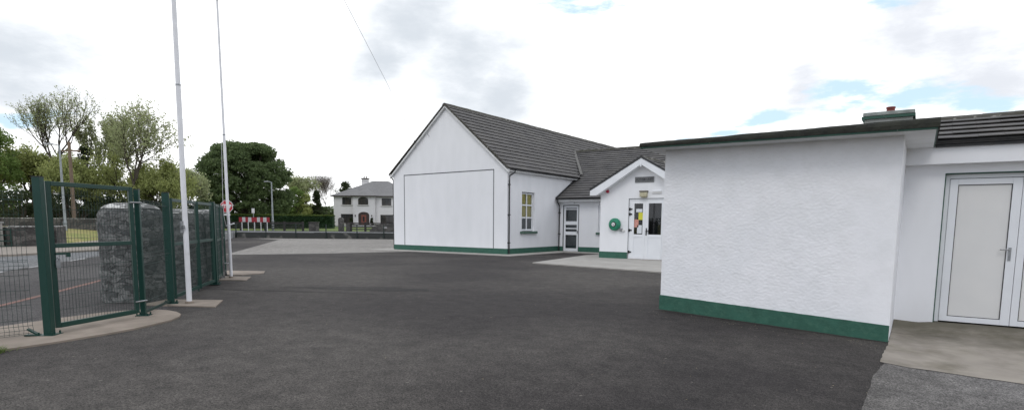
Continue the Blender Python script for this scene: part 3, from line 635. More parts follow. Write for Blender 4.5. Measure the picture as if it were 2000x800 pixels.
# roughcast face as a real displaced surface
def rough_face(mb, o, u, nout, L, z0f, z1, step=.013, amp=.0036):
    o = Vector(o); u = Vector(u); nn = Vector(nout); nx = int(L/step); nz = int(3.0/step); base = len(mb.v)
    vs = []; fs = []
    for j in range(nz+1):
        for i in range(nx+1):
            a = L*i/nx; zb = z0f(a); z = zb + (z1-zb)*j/nz
            q = Vector((a*24, z*40, 1.3)); q2 = Vector((a*1.3, z*1.3, 7))
            h = noise.noise(q)*.9 + noise.noise(q*1.9)*.75 + noise.noise(Vector((a*6, z*9, 4)))*.15
            smooth_k = max(0., min(1., (a-L+.9)/.6)) if L > 3 else 0
            k = (1-.75*smooth_k)
            e = min(1, min(a, L-a)/.03)
            h = h*amp*k*e + .0035*noise.noise(q2)*e
            p_ = o+u*a+nn*h; vs.append((p_.x, p_.y, z))
    for j in range(nz):
        for i in range(nx):
            k = j*(nx+1)+i; fs.append((k, k+1, k+nx+2, k+nx+1))
    mb.add(vs, fs)
zt = 2.945
fw = MB()
rough_face(fw, (FX0, FY, 0), (1, 0, 0), (0, -1, 0), FX1-FX0, lambda a: .27-.055*a, zt)
w_ = fw.build('front_wall', 'roughcast', ob, world=True, smooth=True, fix=False)
fw = MB()
fw.quad((FX1, FY, -.3), (FX1, 12.8, -.3), (FX1, 12.8, zt), (FX1, FY, zt)); fw.build('side_wall', 'roughcast', ob, world=True); fw = MB(); fw.quad((FX0, FY, -.3), (FX0, 12.8, -.3), (FX0, 12.8, zt), (FX0, FY, zt))
fw.build('side_wall', 'roughcast', ob, world=True)
# plinth follows the falling ground
pb = MB(); nseg = 60; vs = []; fs = []
for i in range(nseg+1):
    a = (FX1-FX0)*i/nseg; x = FX0+a
    b0 = .03*noise.noise(Vector((a*3, 0, 0))); w0 = .006*noise.noise(Vector((a*9, 2, 0)))
    vs += [(x, FY-.02, -.3), (x, FY-.022+w0, .02-.055*a), (x, FY-.02+w0, .275-.055*a+.006*noise.noise(Vector((a*6, 5, 0)))), (x, FY+.03, .275-.055*a)]
for i in range(nseg):
    for k in range(3): fs.append((i*4+k, (i+1)*4+k, (i+1)*4+k+1, i*4+k+1))
pb.add(vs, fs); pb.box(FX0-.015, FX0+.02, FY-.018, 12.79, -.3, .27)
pb.build('front_plinth', 'green', ob, world=True)
# flat roof: soffit slab, green fascia, felt edge
b = MB(); b.box(-4.24, .10, 10.29, 12.75, zt, zt+.045); b.build('soffit', 'pvc_flush', ob, world=True)
b = MB(); b.box(-4.26, .115, 10.262, 10.288, zt+.006, zt+.05); b.box(.101, .118, 10.289, 12.7, zt+.006, zt+.05); b.box(-4.262, -4.241, 10.289, 12.75, zt+.006, zt+.05); b.build('fascia', 'green_old', ob, world=True)
ft = MB(); nx = 90; vs = []; fs = []
prof = [(10.30, .048), (10.245, .052), (10.235, .085), (10.24, .125), (10.262, .15), (10.32, .158), (12.85, .175)]
for i in range(nx+1):
    x = -4.27+(4.41)*i/nx
    for j, (y, z) in enumerate(prof):
        rise = .035*i/nx
        q = .014*noise.noise(Vector((x*2.2, j*.4, 1)))+.008*noise.noise(Vector((x*7, j, 3)))
        vs.append((x, y+q*.6, zt+z*(.68+.42*i/nx if z > .06 else .62)+(q*.8 if z > .1 else 0)))
n_ = len(prof)
for i in range(nx):
    for j in range(n_-1): fs.append((i*n_+j, (i+1)*n_+j, (i+1)*n_+j+1, i*n_+j+1))
fs += [tuple(range(n_)), tuple(range(nx*n_, nx*n_+n_))[::-1]]
ft.add(vs, fs); ft.box(.119, .14, 10.262, 12.75, zt+.03, zt+.16); ft.build('felt_roof', 'felt', ob, world=True)
# main range behind
w = MB()
HX0, HX1 = .31, 2.33
for (a, b_, c, e) in [(-3.85, HX0, -.11, 2.68), (HX1, 7, -.3, 2.68), (HX0, HX1, 2.515, 2.68)]: w.quad((a, 12.8, c), (b_, 12.8, c), (b_, 12.8, e), (a, 12.8, e))
w.quad((HX0, 12.8, -.11), (HX0, 12.8, 2.515), (HX0, 12.97, 2.515), (HX0, 12.97, -.11)); w.quad((HX0, 12.8, 2.515), (HX1, 12.8, 2.515), (HX1, 12.97, 2.515), (HX0, 12.97, 2.515)); w.quad((HX1, 12.8, -.11), (HX1, 12.97, -.11), (HX1, 12.97, 2.515), (HX1, 12.8, 2.515))
w.quad((-3.85, 12.8, -.3), (-3.85, 15.5, -.3), (-3.85, 15.5, 2.9), (-3.85, 12.8, 2.9)); w.quad((-.97, 12.8, 2.6), (-.97, 15.5, 2.6), (-.97, 15.5, 3.05), (-.97, 14.05, 3.56), (-.97, 12.8, 3.06)); w.quad((-3.85, 12.8, 2.9), (-1.15, 12.8, 2.9), (-1.15, 15.5, 2.9), (-3.85, 15.5, 2.9))
w.build('back_wall', 'render', ob, world=True)
b = MB(); b.box(-3.85, 7.1, 12.60, 12.797, 2.665, 3.0); b.build('boxed_eave', 'render', ob, world=True)
gutter(ob, (.13, 12.52, 3.04), (7.1, 12.52, 3.04), r=.055)
b = MB(); b.box(.13, 7.1, 12.56, 12.598, 2.94, 3.05); b.build('gutter_board', 'black_pvc', ob, world=True)
sR = math.atan(.36)
r = MB(); tiled(r, (-1.0, 12.50, 3.05), (7.15, 12.50, 3.05), (0, math.cos(sR), math.sin(sR)), 1.55/math.cos(sR), gauge=.31)
tiled(r, (7.15, 15.6, 3.05), (-1.0, 15.6, 3.05), (0, -math.cos(sR), math.sin(sR)), 1.55/math.cos(sR), gauge=.31)
r.build('tiled_roof', 'tile', ob, world=True)
ridge('ridge_tiles', (-1.0, 14.05, 3.625), (7.15, 14.05, 3.625), .1, ob)
ch = MB(); ch.box(-1.04, -.25, 13.75, 14.35, 3.3, 3.675); chm = ch.build('chimney', mat('weathered chimney render', (.42, .43, .42), .9, c2=(.26, .27, .25), scale=5, detail=7), ob, world=True)
ch = MB(); ch.box(-1.09, -.21, 13.70, 14.40, 3.677, 3.728); ch.build('chimney_band', 'green_old', chm, world=True)
ch = MB(); ch.box(-1.07, -.22, 13.69, 14.41, 3.731, 3.80); ch.build('chimney_cap', mat('weathered cap', (.30, .33, .31), .9, c2=(.2, .22, .21), scale=7), chm, world=True, bevel=.01)
ch = MB(); ch.tube([(-.62, 13.85, 3.79), (-.62, 13.85, 3.865), (-.62, 13.85, 3.87), (-.62, 13.85, 3.895)], [.072, .07, .08, .078], 16); ch.build('chimney_pot', 'terracotta', chm, world=True)
# double door
b = MB(); b.box(HX0-.05, HX1+.05, 12.985, 13.02, -.3, 2.6); b.build('door_backing', 'dark', ob, world=True)  # added unseen panel, blocks sky light leaking through the door gap
b = MB(); y0, y1 = 12.90, 12.97
for x0, x1, z0, z1 in ((HX0+.012, HX0+.075, -.08, 2.5), (HX1-.075, HX1-.012, -.08, 2.5), (HX0+.075, HX1-.075, 2.43, 2.5)): b.box(x0, x1, y0, y1, z0, z1)
dd = b.build('double_door', 'pvc', ob, world=True, bevel=.004)
xm = 1.36
for k, (a, e) in enumerate(((HX0+.078, xm-.003), (xm+.003, HX1-.078))):
    l = MB(); s = .115 if k == 0 else .10
    for x0, x1, z0, z1 in ((a, a+s, -.06, 2.42), (e-s-.01, e, -.06, 2.42), (a+s, e-s-.01, -.06, .03), (a+s, e-s-.01, 2.32, 2.42)): l.box(x0, x1, 12.885, 12.945, z0, z1)
    lf = l.build('door_leaf', 'pvc', dd, world=True, bevel=.004)
    g = MB(); g.box(a+s+.008, e-s-.018, 12.912, 12.93, .038, 2.312); g.build('door_panel', 'pvc_panel', dd, world=True)
    g = MB(); g.box(a+s-.002, e-s-.008, 12.9125, 12.925, .028, 2.322); g.v = g.v[:]; g.build('panel_gasket', 'black', dd, world=True) if False else None
    g = MB(); X0, X1, Z0, Z1 = a+s-.001, e-s-.009, .029, 2.321
    for x0, x1, z0, z1 in ((X0, X0+.012, Z0, Z1), (X1-.012, X1, Z0, Z1), (X0+.012, X1-.012, Z0, Z0+.012), (X0+.012, X1-.012, Z1-.012, Z1)): g.box(x0, x1, 12.9, 12.911, z0, z1)
    g.build('panel_gasket', 'black', dd, world=True)
b = MB(); b.box(1.255, 1.292, 12.872, 12.886, 1.04, 1.26); b.tube([(1.272, 12.885, 1.225), (1.272, 12.84, 1.225), (1.14, 12.835, 1.225)], .011, 8); b.tube([(1.272, 12.886, 1.09), (1.272, 12.866, 1.09)], .014, 8)
b.build('handle', 'galv', dd, world=True)
b = MB(); b.box(HX0-.004, HX0+.011, 12.796, 12.97, -.11, 2.515); b.box(HX0+.011, HX1, 12.796, 12.97, 2.502, 2.517); b.build('door_trim', 'green_old', dd, world=True)
b = MB(); nx_, ny_ = 40, 12; X0_, X1_, Y0_, Y1_ = -.275, 7., 11.7, 12.99
for j in range(ny_+1):
    for i in range(nx_+1):
        x = X0_+(X1_-X0_)*i/nx_; y = Y0_+(Y1_-Y0_)*j/ny_; t_ = min(1, j/ny_*1.15)
        b.v.append((x, y, gz(x, y)+.0135+(.10 if x > .2 else .075)*t_*t_*(3-2*t_)+.004*noise.noise(Vector((x*3, y*3, 0)))*t_))
for j in range(ny_):
    for i in range(nx_): k = j*(nx_+1)+i; b.f.append((k, k+1, k+nx_+2, k+nx_+1))
o = b.build('door_ramp', 'concrete_stain', smooth=True); o['kind'] = 'structure'

# ------------------------------------------------------------------ flagpoles
def flagpole(x, y, H, joint, r0, r1, label, lean=(0, 0)):
    t = thing('flagpole', (x, y, 0), label, 'flagpole', 'white flagpoles by the green fence')
    L = lambda z: (lean[0]*z, lean[1]*z, z)
    b = MB(); b.tube([L(.02), L(joint)], [r0, r0*.93], 16); b.build('lower_tube', 'polewhite', t, smooth=False)
    b = MB(); b.tube([L(joint+.012), L(H)], [r1*1.06, r1*.9], 16); b.build('upper_tube', 'polewhite', t)
    b = MB(); b.tube([L(joint-.02), L(joint+.012)], r0*.96, 16); b.build('joint_collar', 'galv', t)
    b = MB(); x_, y_, z_ = L(H); b.tube([(x_, y_, H), (x_, y_, H+.02), (x_, y_, H+.05), (x_, y_, H+.07)], [r1*.9, r1*2.2, r1*2.2, r1*.8], 16); b.build('cap', 'galv', t)
    b = MB(); b.tube([(0, 0, .0), (0, 0, .05), (0, 0, .06)], [r0*1.6, r0*1.6, r0*1.05], 16); b.build('base_collar', 'concrete', t)
    return t
fp = flagpole(-11.44, 5.72, 7.6, 4.07, .048, .040, 'near white flagpole, thicker, standing beside the green gates')
b = MB(); b.box(-.06, .07, -.075, -.045, 1.44, 1.50); b.box(-.015, .02, -.1, -.045, 1.36, 1.58); b.build('cleat', 'galv', fp)
fp = flagpole(-15.68, 9.02, 7.38, 3.9, .040, .029, 'far white flagpole with a hanging rope, standing past the gate leaf', lean=(-.0065, -.0045))
b = MB(); b.tube([(-.02, -.06, 1.45), (.10, .10, 1.52)], .016, 8); b.build('cleat', 'polewhite', fp)
b = MB(); b.tube([(-.09, -.08, 4.6), (-.08, -.07, 3.5), (-.10, -.09, 2.1), (-.09, -.09, 1.75), (-.04, -.06, 1.42)], .0055, 6); b.build('halyard', 'signwhite', fp)
b = MB(); b.tube([(0, 0, .42), (-.22, -.17, .42)], .013, 6); b.build('tie_bar', 'polewhite', fp)

# ------------------------------------------------------------------ fence and gates
def vmesh(mb, A, B, z0, z1, bends, sp=.05, r=.0023, hsp=.2, depth=.04, side=1):
    A = Vector((*A, 0)); B = Vector((*B, 0)); L = (B-A).length; e = (B-A)/L; nn = Vector((e.y, -e.x, 0))*side
    def offs(z):
        for b in bends:
            if abs(z-b) < .05: return depth*(1-abs(z-b)/.05)
        return 0
    n = int(L/sp)
    zs = [z0]
    for b in bends: zs += [b-.05, b, b+.05]
    zs = sorted({round(z, 4) for z in zs+[z1] if z0-1e-6 <= z <= z1+1e-6})
    for i in range(n+1):
        p = A+e*(L*i/n)
        mb.tube([p+nn*offs(z)+Vector((0, 0, z)) for z in zs], r, 4, cap=False)
    hz = sorted({round(z, 4) for z in zs} | {round(z0+hsp*k, 4) for k in range(int((z1-z0)/hsp)+1)})
    for z in hz:
        o = nn*(offs(z)+r)+Vector((0, 0, z)); mb.tube([A+o, B+o], r*1.15, 4, cap=False)
def post(parent, p, w, h, rz, base=.22, name='post', z0=.02):
    b = MB(); b.obox((p[0], p[1], z0), w, w, h, rz); o = b.build(name, 'fgreen', parent, world=True, bevel=.006)
    c = MB(); c.obox((p[0], p[1], z0+h), w*1.04, w*1.04, .012, rz); c.build('post_cap', 'black', o, world=True)
    if base:
        c = MB(); c.obox((p[0], p[1], z0), base, base, .014, rz)
        for sx in (-1, 1):
            for sy in (-1, 1):
                q = Vector((sx*base*.38, sy*base*.38, 0)); q.rotate(Matrix.Rotation(rz, 3, 'Z')); c.tube([(p[0]+q.x, p[1]+q.y, z0+.014), (p[0]+q.x, p[1]+q.y, z0+.05)], .012, 6)
        c.build('base_plate', 'fgreen', o, world=True)
    return o
PA = (-9.725, 2.965); PB = (-10.50, 4.50); PCc = (-11.68, 5.50); PD = (-14.34, 7.83); PE = (-16.75, 9.45)
f1 = thing('mesh_fence', (*PA, 0), 'green welded mesh fence panel running left from the near gate post', 'fence')
post(f1, PA, .098, 2.13, math.atan2(1.57, -.8)+.25)
b = MB(); vmesh(b, (-9.78, 2.80), (-10.02, 0.2), .05, 1.95, [.12, .98, 1.84], side=-1); b.build('mesh_panel', 'wire', f1, world=True)
b = MB(); b.beam((-9.74, 2.86, .03), (-9.83, 2.76, .12), .06, .02); b.obox((-9.80, 2.80, .03), .16, .10, .015, .9); b.build('foot_bracket', 'fgreen', f1, world=True)
# pedestrian gate
g0 = Vector((-9.84, 3.10, 0)); g1 = Vector((-10.40, 4.36, 0)); Z = Vector((0, 0, 1))
pg = thing('pedestrian_gate', tuple(g0), 'closed green mesh pedestrian gate with a mid rail', 'gate')
b = MB(); fr = .06
b.beam(g0+Z*.09, g0+Z*2.11, fr, fr); b.beam(g1+Z*.09, g1+Z*2.11, fr, fr)
for z in (.12, 1.23, 2.08): b.beam(g0+Z*z+(g1-g0).normalized()*.031, g1+Z*z-(g1-g0).normalized()*.031, .05, .06 if z > 1 else .07)
b.build('gate_frame', 'fgreen', pg, world=True, bevel=.005)
b = MB(); vmesh(b, (g0.x, g0.y), (g1.x, g1.y), .13, 2.06, [], depth=0); b.build('mesh_infill', 'wire', pg, world=True)
b = MB(); e = (g1-g0).normalized(); nn = Vector((e.y, -e.x, 0)); 
b.beam(g0+Z*1.12+nn*.05, g0+Z*1.12+nn*.05+e*.20, .02, .03); b.beam(g0+Z*1.13+nn*.05+e*.19, g0+Z*1.07+nn*.05+e*.19, .04, .05); b.build('latch', 'fgreen', pg, world=True)
b = MB(); b.beam(g0+Z*1.03+nn*.06+e*.02, g0+Z*.93+nn*.06+e*.02, .03, .05); b.tube([g0+Z*1.03+nn*.06, g0+Z*1.07+nn*.06+e*.02, g0+Z*1.03+nn*.06+e*.04], .006, 6); b.build('padlock', 'galv', pg, world=True)
for z in (.28, 1.87):
    b = MB(); b.tube([g1+Z*z-e*.05+nn*.04, g1+Z*z+e*.16+nn*.05], .014, 8); b.build('hinge', 'galv', pg, world=True)
# fence between the gates
f2 = thing('mesh_fence', (*PB, 0), 'narrow green mesh panel between the pedestrian gate and the sliding gate', 'fence')
post(f2, PB, .075, 2.06, math.atan2(1.0, -1.18), .2)
post(f2, PCc, .12, 2.08, math.atan2(1.0, -1.18)+.2, .24, name='gate_post')
b = MB(); vmesh(b, PB, PCc, .05, 1.92, [.98, 1.84]); b.beam((*PB, .07), (*PCc, .07), .03, .04); b.build('mesh_panel', 'wire', f2, world=True)
# sliding gate with mid rail
sg = thing('vehicle_gate', (*PCc, 0), 'long green vehicle gate of mesh with mid rail behind the near flagpole', 'gate')
A = Vector((-11.86, 5.66, 0)); B = Vector((*PD, 0)); Mi = Vector((-13.22, 6.86, 0))
b = MB()
for z in (.12, 1.13, 1.98): b.beam(A+Z*z, B+Z*z, .05, .06)
for p_ in (A, Mi, B-(B-A).normalized()*.1): b.beam(p_+Z*.08, p_+Z*2.0, .06, .06)
b.build('gate_frame', 'fgreen', sg, world=True)
b = MB(); b.beam(A+Z*.158, B+Z*.158, .046, .008); b.beam(A+Z*1.168, B+Z*1.168, .046, .008); b.build('rail_glint', 'galv', sg, world=True) if False else None
b = MB(); vmesh(b, (A.x, A.y), (B.x, B.y), .15, 1.95, [], depth=0); b.build('mesh_infill', 'wire', sg, world=True)
b = MB(); b.beam(Mi+Z*1.0+Vector((.03, -.05, 0)), Mi+Z*.02+Vector((.03, -.05, 0)), .025, .025); b.build('drop_bolt', 'fgreen', sg, world=True)
post(sg, PD, .11, 2.02, math.atan2(2.17, -2.46), .22)
gl = thing('gate_leaf', (*PD, 0), 'open green mesh gate leaf seen nearly edge on beside the far flagpole', 'gate')
A = Vector((-14.44, 7.93, 0)); B = Vector((*PE, 0))
b = MB()
for z in (.14, 1.1, 1.98): b.beam(A+Z*z, B+Z*z, .05, .06)
for p_ in (A, (A+B)/2, B): b.beam(p_+Z*.1, p_+Z*2.0, .06, .06)
b.build('gate_frame', 'fgreen', gl, world=True)
b = MB(); vmesh(b, (A.x, A.y), (B.x, B.y), .17, 1.95, [], depth=0, sp=.025, r=.0038); b.build('mesh_infill', 'wire', gl, world=True)
b = MB(); b.beam(B+Z*.16, B+Z*.02+Vector((.14, -.05, 0)), .05, .05); b.build('catch', 'black', gl, world=True)
b = MB(); b.beam(B+Z*.8+Vector((.03, -.02, 0)), B+Z*.92+Vector((.03, -.02, 0)), .05, .05); b.build('lock_box', 'fgreen', gl, world=True)

# ------------------------------------------------------------------ stone piers
def pier(x, y, r, h, label, seed, ry=1.):
    b = MB(); n = 40; prof = []
    for j in range(26):
        t = j/25
        if t < .74: prof.append((r*(1.02-.03*t), h*.86*t/.74))
        else:
            a = (t-.74)/.26*PI/2; prof.append((r*.998*math.cos(a)**.6 if j < 25 else 0.01, h*.86+h*.14*math.sin(a)))
    vs = []; fs = []
    for j, (rr, z) in enumerate(prof):
        for i in range(n):
            a = 2*PI*i/n; d_ = 1+.05*noise.noise(Vector((math.cos(a)*3+seed, math.sin(a)*3, z*3)))+.05*noise.noise(Vector((math.cos(a)*9+seed, math.sin(a)*9, z*9)))
            vs.append((rr*d_*math.cos(a), rr*d_*ry*math.sin(a), z))
    for j in range(25):
        for i in range(n): fs.append((j*n+i, j*n+(i+1) % n, (j+1)*n+(i+1) % n, (j+1)*n+i))
    t = thing('stone_pier', (x, y, 0), label, 'stone pier', 'rounded stone piers outside the fence')
    cut = 21
    b.add(vs[:(cut+1)*n], [f for f in fs if max(f) < (cut+1)*n]); b.build('pier_body', 'stone', t, smooth=True)
    c = MB(); c.add([(v[0]*1.015, v[1]*1.015, v[2]+.01) for v in vs[cut*n:]], [tuple(i-cut*n for i in f) for f in fs if min(f) >= cut*n]+[tuple(range((25-cut)*n, (26-cut)*n))]); c.build('coping', 'coping', t, smooth=True)
pier(-12.95, 5.42, .555, 1.92, 'broad domed pier of dark rubble stone behind the pedestrian gate', 1)
pier(-14.75, 7.35, .46, 1.86, 'domed rubble stone pier behind the near half of the vehicle gate', 5)
pier(-16.0, 8.55, .40, 1.88, 'domed rubble stone pier behind the far half of the vehicle gate', 9)

# ------------------------------------------------------------------ road side furniture
def G(x, y): return Vector((x, y, gz(x, y)))
VA = math.radians(34.5)          # heading of the road across the view
st = thing('stop_sign', tuple(G(-34.88, 19.96)), 'red octagonal STOP sign seen beyond the far flagpole', 'road sign', rz=VA-.03)
oc = [(.385*math.cos(PI/8+k*PI/4)/math.cos(PI/8)*.97, .385*math.sin(PI/8+k*PI/4)/math.cos(PI/8)*.97) for k in range(8)]
b = MB(); b.extrude([(x, .0, z+2.44) for x, z in oc], (0, .012, 0)); b.build('sign_rim', 'signwhite', st)
b = MB(); b.extrude([(x*.93, -.004, z*.93+2.44) for x, z in oc], (0, .003, 0)); b.build('sign_face', 'red', st)
text('STOP', .30, (0, -.008, 2.44), (PI/2, 0, 0), 'signwhite', st, width=.60, fontw=.012)
b = MB(); b.tube([(0, .05, 0), (0, .05, 2.78)], .038, 10); b.build('sign_post', 'lampgrey', st)
b = MB(); b.box(-.26, .2, -.0, .012, 1.9, 1.99); b.build('road_plate', 'signwhite', st)
def lamppost(p, h, arm, label, r=.075):
    t = thing('street_lamp', tuple(p), label, 'street lamp', rz=VA)
    b = MB(); b.tube([(0, 0, 0), (0, 0, 1.4), (0, 0, 1.45), (0, 0, h)], [r*1.3, r*1.3, r, r*.62], 12); b.build('column', 'lampgrey', t)
    b = MB(); b.tube([(0, 0, h-.05), (arm*.5, 0, h+.05), (arm, 0, h+.08)], r*.4, 8); b.build('arm', 'lampgrey', t)
    b = MB(); s = 1 if arm > 0 else -1
    b.extrude([(arm, -.1, h+.04), (arm+s*.5, -.12, h+.02), (arm+s*.55, -.08, h+.10), (arm+s*.1, -.08, h+.17)], (0, .22, 0)); b.build('lamp_head', 'signgrey', t)
lamppost(G(-53.81, 17.91), 7.1, -.5, 'tall grey street lamp behind the pedestrian gate', .10)
lamppost(G(-72.41, 47.86), 6.5, -.45, 'slim grey street lamp in front of the big round tree', .12)
ut = thing('utility_pole', tuple(G(-59.11, 20.37)), 'brown timber utility pole with a crossbar among the left trees', 'utility pole', rz=VA)
b = MB(); b.tube([(0, 0, 0), (0, 0, 8.0)], [.17, .12], 10); b.build('pole', 'wood_pole', ut)
b = MB(); b.box(-.9, .9, -.06, .06, 7.2, 7.32); b.build('crossbar', 'wood_pole', ut)
for sx in (-.8, .8):
    b = MB(); b.tube([(sx, 0, 7.32), (sx, 0, 7.46)], .05, 8); b.build('insulator', 'dark_timber', ut)
# chevron barrier board
bb = thing('barrier_board', tuple(G(-72.61, 45.28)), 'long red and white striped barrier board on posts beside the road', 'barrier', rz=VA)
L = 4.05; seg = [(0, .13, 'red'), (.13, .25, 'signwhite'), (.25, .36, 'red'), (.36, .46, 'signwhite'), (.46, .63, 'red'), (.63, .73, 'signwhite'), (.73, .83, 'red'), (.83, .90, 'signwhite'), (.90, 1., 'red')]
seg = [(0, .11, 'red'), (.11, .21, 'signwhite'), (.21, .30, 'red'), (.30, .41, 'signwhite'), (.41, .59, 'red'), (.59, .69, 'signwhite'), (.69, .79, 'red'), (.79, .90, 'signwhite'), (.90, 1., 'red')]
for a, e_, c in seg:
    b = MB(); b.box(-L/2+L*a, -L/2+L*e_, -.03, 0, 1.18, 1.80); b.build('red_stripe' if c == 'red' else 'white_stripe', 'fadedred' if c == 'red' else 'fadedwhite', bb)
for i in range(5):
    x = -L/2+.35+i*(L-.7)/4; b = MB(); b.box(x-.04, x+.04, 0.001, .07, 0, 1.78); b.build('leg', 'signwhite', bb)
ws = thing('small_sign', tuple(G(-73.8, 45.9)), 'small white rectangular sign on a post above the barrier board', 'road sign', rz=VA)
b = MB(); b.box(-.2, .2, -.02, 0, 2.35, 2.98); b.build('plate', 'signwhite', ws)
b = MB(); b.box(-.035, .035, .001, .06, 0, 2.9); b.build('post', 'lampgrey', ws)

# low wall closing the yard, with green posts
lw = thing('yard_wall', (-46, 35, 0), 'long low dark wall with thin green posts at the far edge of the yard', 'wall')
b = MB(); b.beam((-52.2, 30.6, .24), (-46.3, 34.9, .24), .22, .56); b.beam((-46.3, 34.9, .25), (-39.6, 39.1, .25), .22, .60); b.beam((-39.6, 39.1, .25), (-20, 54, .25), .22, .60); b.build('wall', 'lowwall', lw, world=True)
b = MB(); b.beam((-52.2, 30.6, .535), (-46.3, 34.9, .535), .28, .03); b.beam((-46.3, 34.9, .565), (-39.6, 39.1, .565), .28, .03); b.build('wall_top', 'lowwall_pale', lw, world=True)
for x, y in ((-52.0, 30.55), (-49.85, 32.2), (-47.6, 33.8), (-45.25, 35.35), (-42.8, 36.9), (-40.7, 38.25)):
    b = MB(); b.obox((x, y, -.02), .085, .085, 1.34, VA); b.build('post', 'postdark', lw, world=True)
b = MB()
for (x0, y0_), (x1, y1_) in zip(((-52.0, 30.5), (-46.3, 34.8)), ((-46.3, 34.8), (-39.6, 39.0))):
    for z in (.72, .9, 1.1, 1.28): b.tube([(x0, y0_, z), (x1, y1_, z)], .006, 4, cap=False)
b.build('fence_wire', 'wire', lw, world=True)
rw = MB(); rw.beam((-52.3, 30.4, .22), (-45, 25.2, .28), .22, .58)
tag(rw.build('return_wall', 'lowwall_pale'), 'short pale grey low wall beyond the edge on gate leaf', 'wall')

# post and rail fence of the house opposite
def rail_fence(pts, label, rails=(.32, .62, .92, 1.12)):
    t = thing('rail_fence', tuple(G(*pts[0])), label, 'fence', 'dark timber rail fences before the house')
    for x, y in pts: b = MB(); b.obox(tuple(G(x, y)), .26, .2, 1.28, VA); b.build('post', 'dark_timber', t, world=True)
    for z in rails:
        b = MB()
        for p0, p1 in zip(pts, pts[1:]): b.beam(G(*p0)+Z*z, G(*p1)+Z*z, .06, .15)
        b.build('rail', 'dark_timber', t, world=True)
rail_fence([(-77.5, 43.1), (-75.0, 44.8), (-72.35, 46.68), (-70.2, 48.1), (-68.2, 49.55)], 'dark post and rail fence left of the square stone pillar')
rail_fence([(-62.9, 53.2), (-61.3, 54.3), (-59.5, 55.6), (-57.5, 57.0), (-54.5, 59.0)], 'dark post and rail fence in front of the grey roofed house')
def pillar(x, y, w_, h_, label, dome=False):
    t = thing('gate_pillar', tuple(G(x, y)), label, 'gate pillar', 'stone gate pillars of the house', rz=VA)
    b = MB(); b.box(-w_/2, w_/2, -w_/2, w_/2, 0, h_); b.build('pillar_body', 'stone_far', t)
    b = MB()
    if dome: b.extrude([(w_*.54*math.cos(a), -w_*.52, h_+.3*math.sin(a)) for a in [PI*k/8 for k in range(9)]], (0, w_*1.04, 0))
    else: b.box(-w_*.56, w_*.56, -w_*.56, w_*.56, h_, h_+.1)
    b.build('pillar_cap', 'stone_far', t)
pillar(-67.0, 50.4, 1.05, 1.15, 'square grey stone gate pillar at the end of the left rail fence')
pillar(-63.9, 52.4, .62, 1.55, 'taller round topped dark pillar left of the right rail fence', True)
pillar(-63.05, 52.9, .5, 1.0, 'short stone pillar tight against the round topped pillar')
# swept stone wall with a plaque and a green bin in front of the house
sw = thing('entrance_wall', tuple(G(-57.3, 54.2)), 'humped grey stone wall with a small white plaque before the house', 'wall', rz=VA)
top = [(-2.1, .35), (-1.5, .75), (-.8, 1.05), (0, 1.15), (.9, 1.1), (1.6, .95), (2.6, .85)]
b = MB(); b.extrude([(-2.1, 0, 0)]+[(x, 0, z) for x, z in top]+[(2.6, 0, 0)], (0, .4, 0)); b.build('wall', 'stone_far', sw)
b = MB(); b.box(-.35, .15, -.03, -.003, .58, .68); b.build('plaque', 'signwhite', sw)
gb = thing('litter_bin', tuple(G(-56.0, 54.6)), 'small green and white bin in front of the humped stone wall', 'bin', rz=VA)
b = MB(); b.box(-.17, .17, -.16, .16, 0, .48); b.build('bin_body', 'hosegreen', gb, bevel=.02)
b = MB(); b.box(-.15, .15, -.14, .14, .48, .62); b.build('bin_lid', 'signwhite', gb, bevel=.02)

# old walls on the left side of the road
def stone_wall(pts, h, th, label, m='stone_far', top='coping', z0=None):
    t = thing('stone_wall', tuple(G(*pts[0])), label, 'wall')
    b = MB(); c = MB()
    for p0, p1 in zip(pts, pts[1:]):
        a = G(*p0); e_ = G(*p1); zb = z0 or 0
        b.beam(a+Z*(h/2+zb), e_+Z*(h/2+zb), th, h); c.beam(a+Z*(h+zb+.02), e_+Z*(h+zb+.02), th*1.05, .05)
    b.build('wall', m, t, world=True); c.build('coping', top, t, world=True)
stone_wall([(-40.6, 11.0), (-40.8, 12.9), (-42.4, 13.9)], 1.15, .45, 'lower dark rubble wall along the far footpath behind the mesh panel')
stone_wall([(-40.6, 11.2), (-55, 9.0)], 1.1, .45, 'dark rubble wall turning back at the grey gate on the far left')
stone_wall([(-56, 4), (-55.4, 14.4), (-55.6, 16.9), (-57.3, 21.7), (-63.2, 30), (-68, 38)], 1.62, .5, 'higher old stone wall with pale coping under the left trees')
t = thing('field_gate', (-40.45, 9.4, .1), 'dark metal gate with bars beside the pale pillar at the left edge', 'gate')
b = MB(); 
for z in (.1, .4, .7, 1.0): b.beam((-40.45, 10.95, z), (-40.45, 8.2, z), .04, .05)
for y in (8.2, 9.6, 10.95): b.beam((-40.45, y, .05), (-40.45, y, 1.05), .05, .05)
b.build('bars', 'fgreen', t, world=True)
t = thing('garden_pillar', (-40.9, 10.3, .05), 'pale rendered pillar at the far left behind the metal gate', 'pillar')
b = MB(); b.box(-41.5, -40.9, 9.2, 10.75, 0, 1.35); b.build('pillar_body', 'concrete_pale', t, world=True)
b = MB(); b.box(-41.56, -40.84, 9.14, 10.81, 1.352, 1.42); b.build('pillar_cap', 'kerb', t, world=True)

# power lines in front of the house
pwl = thing('power_line', (-100, 40, 0), 'pair of thin power lines crossing above the grey roofed house', 'wire')
for z in (8.75, 8.2):
    b = MB(); pts = []
    for k in range(13):
        s = -40+k*100/12; x, y = W(100, s); pts.append((x, y, z+.0012*(s-5)**2*.3+.01*s))
    b.tube(pts, .022, 4, cap=False); b.build('wire', 'black', pwl, world=True)

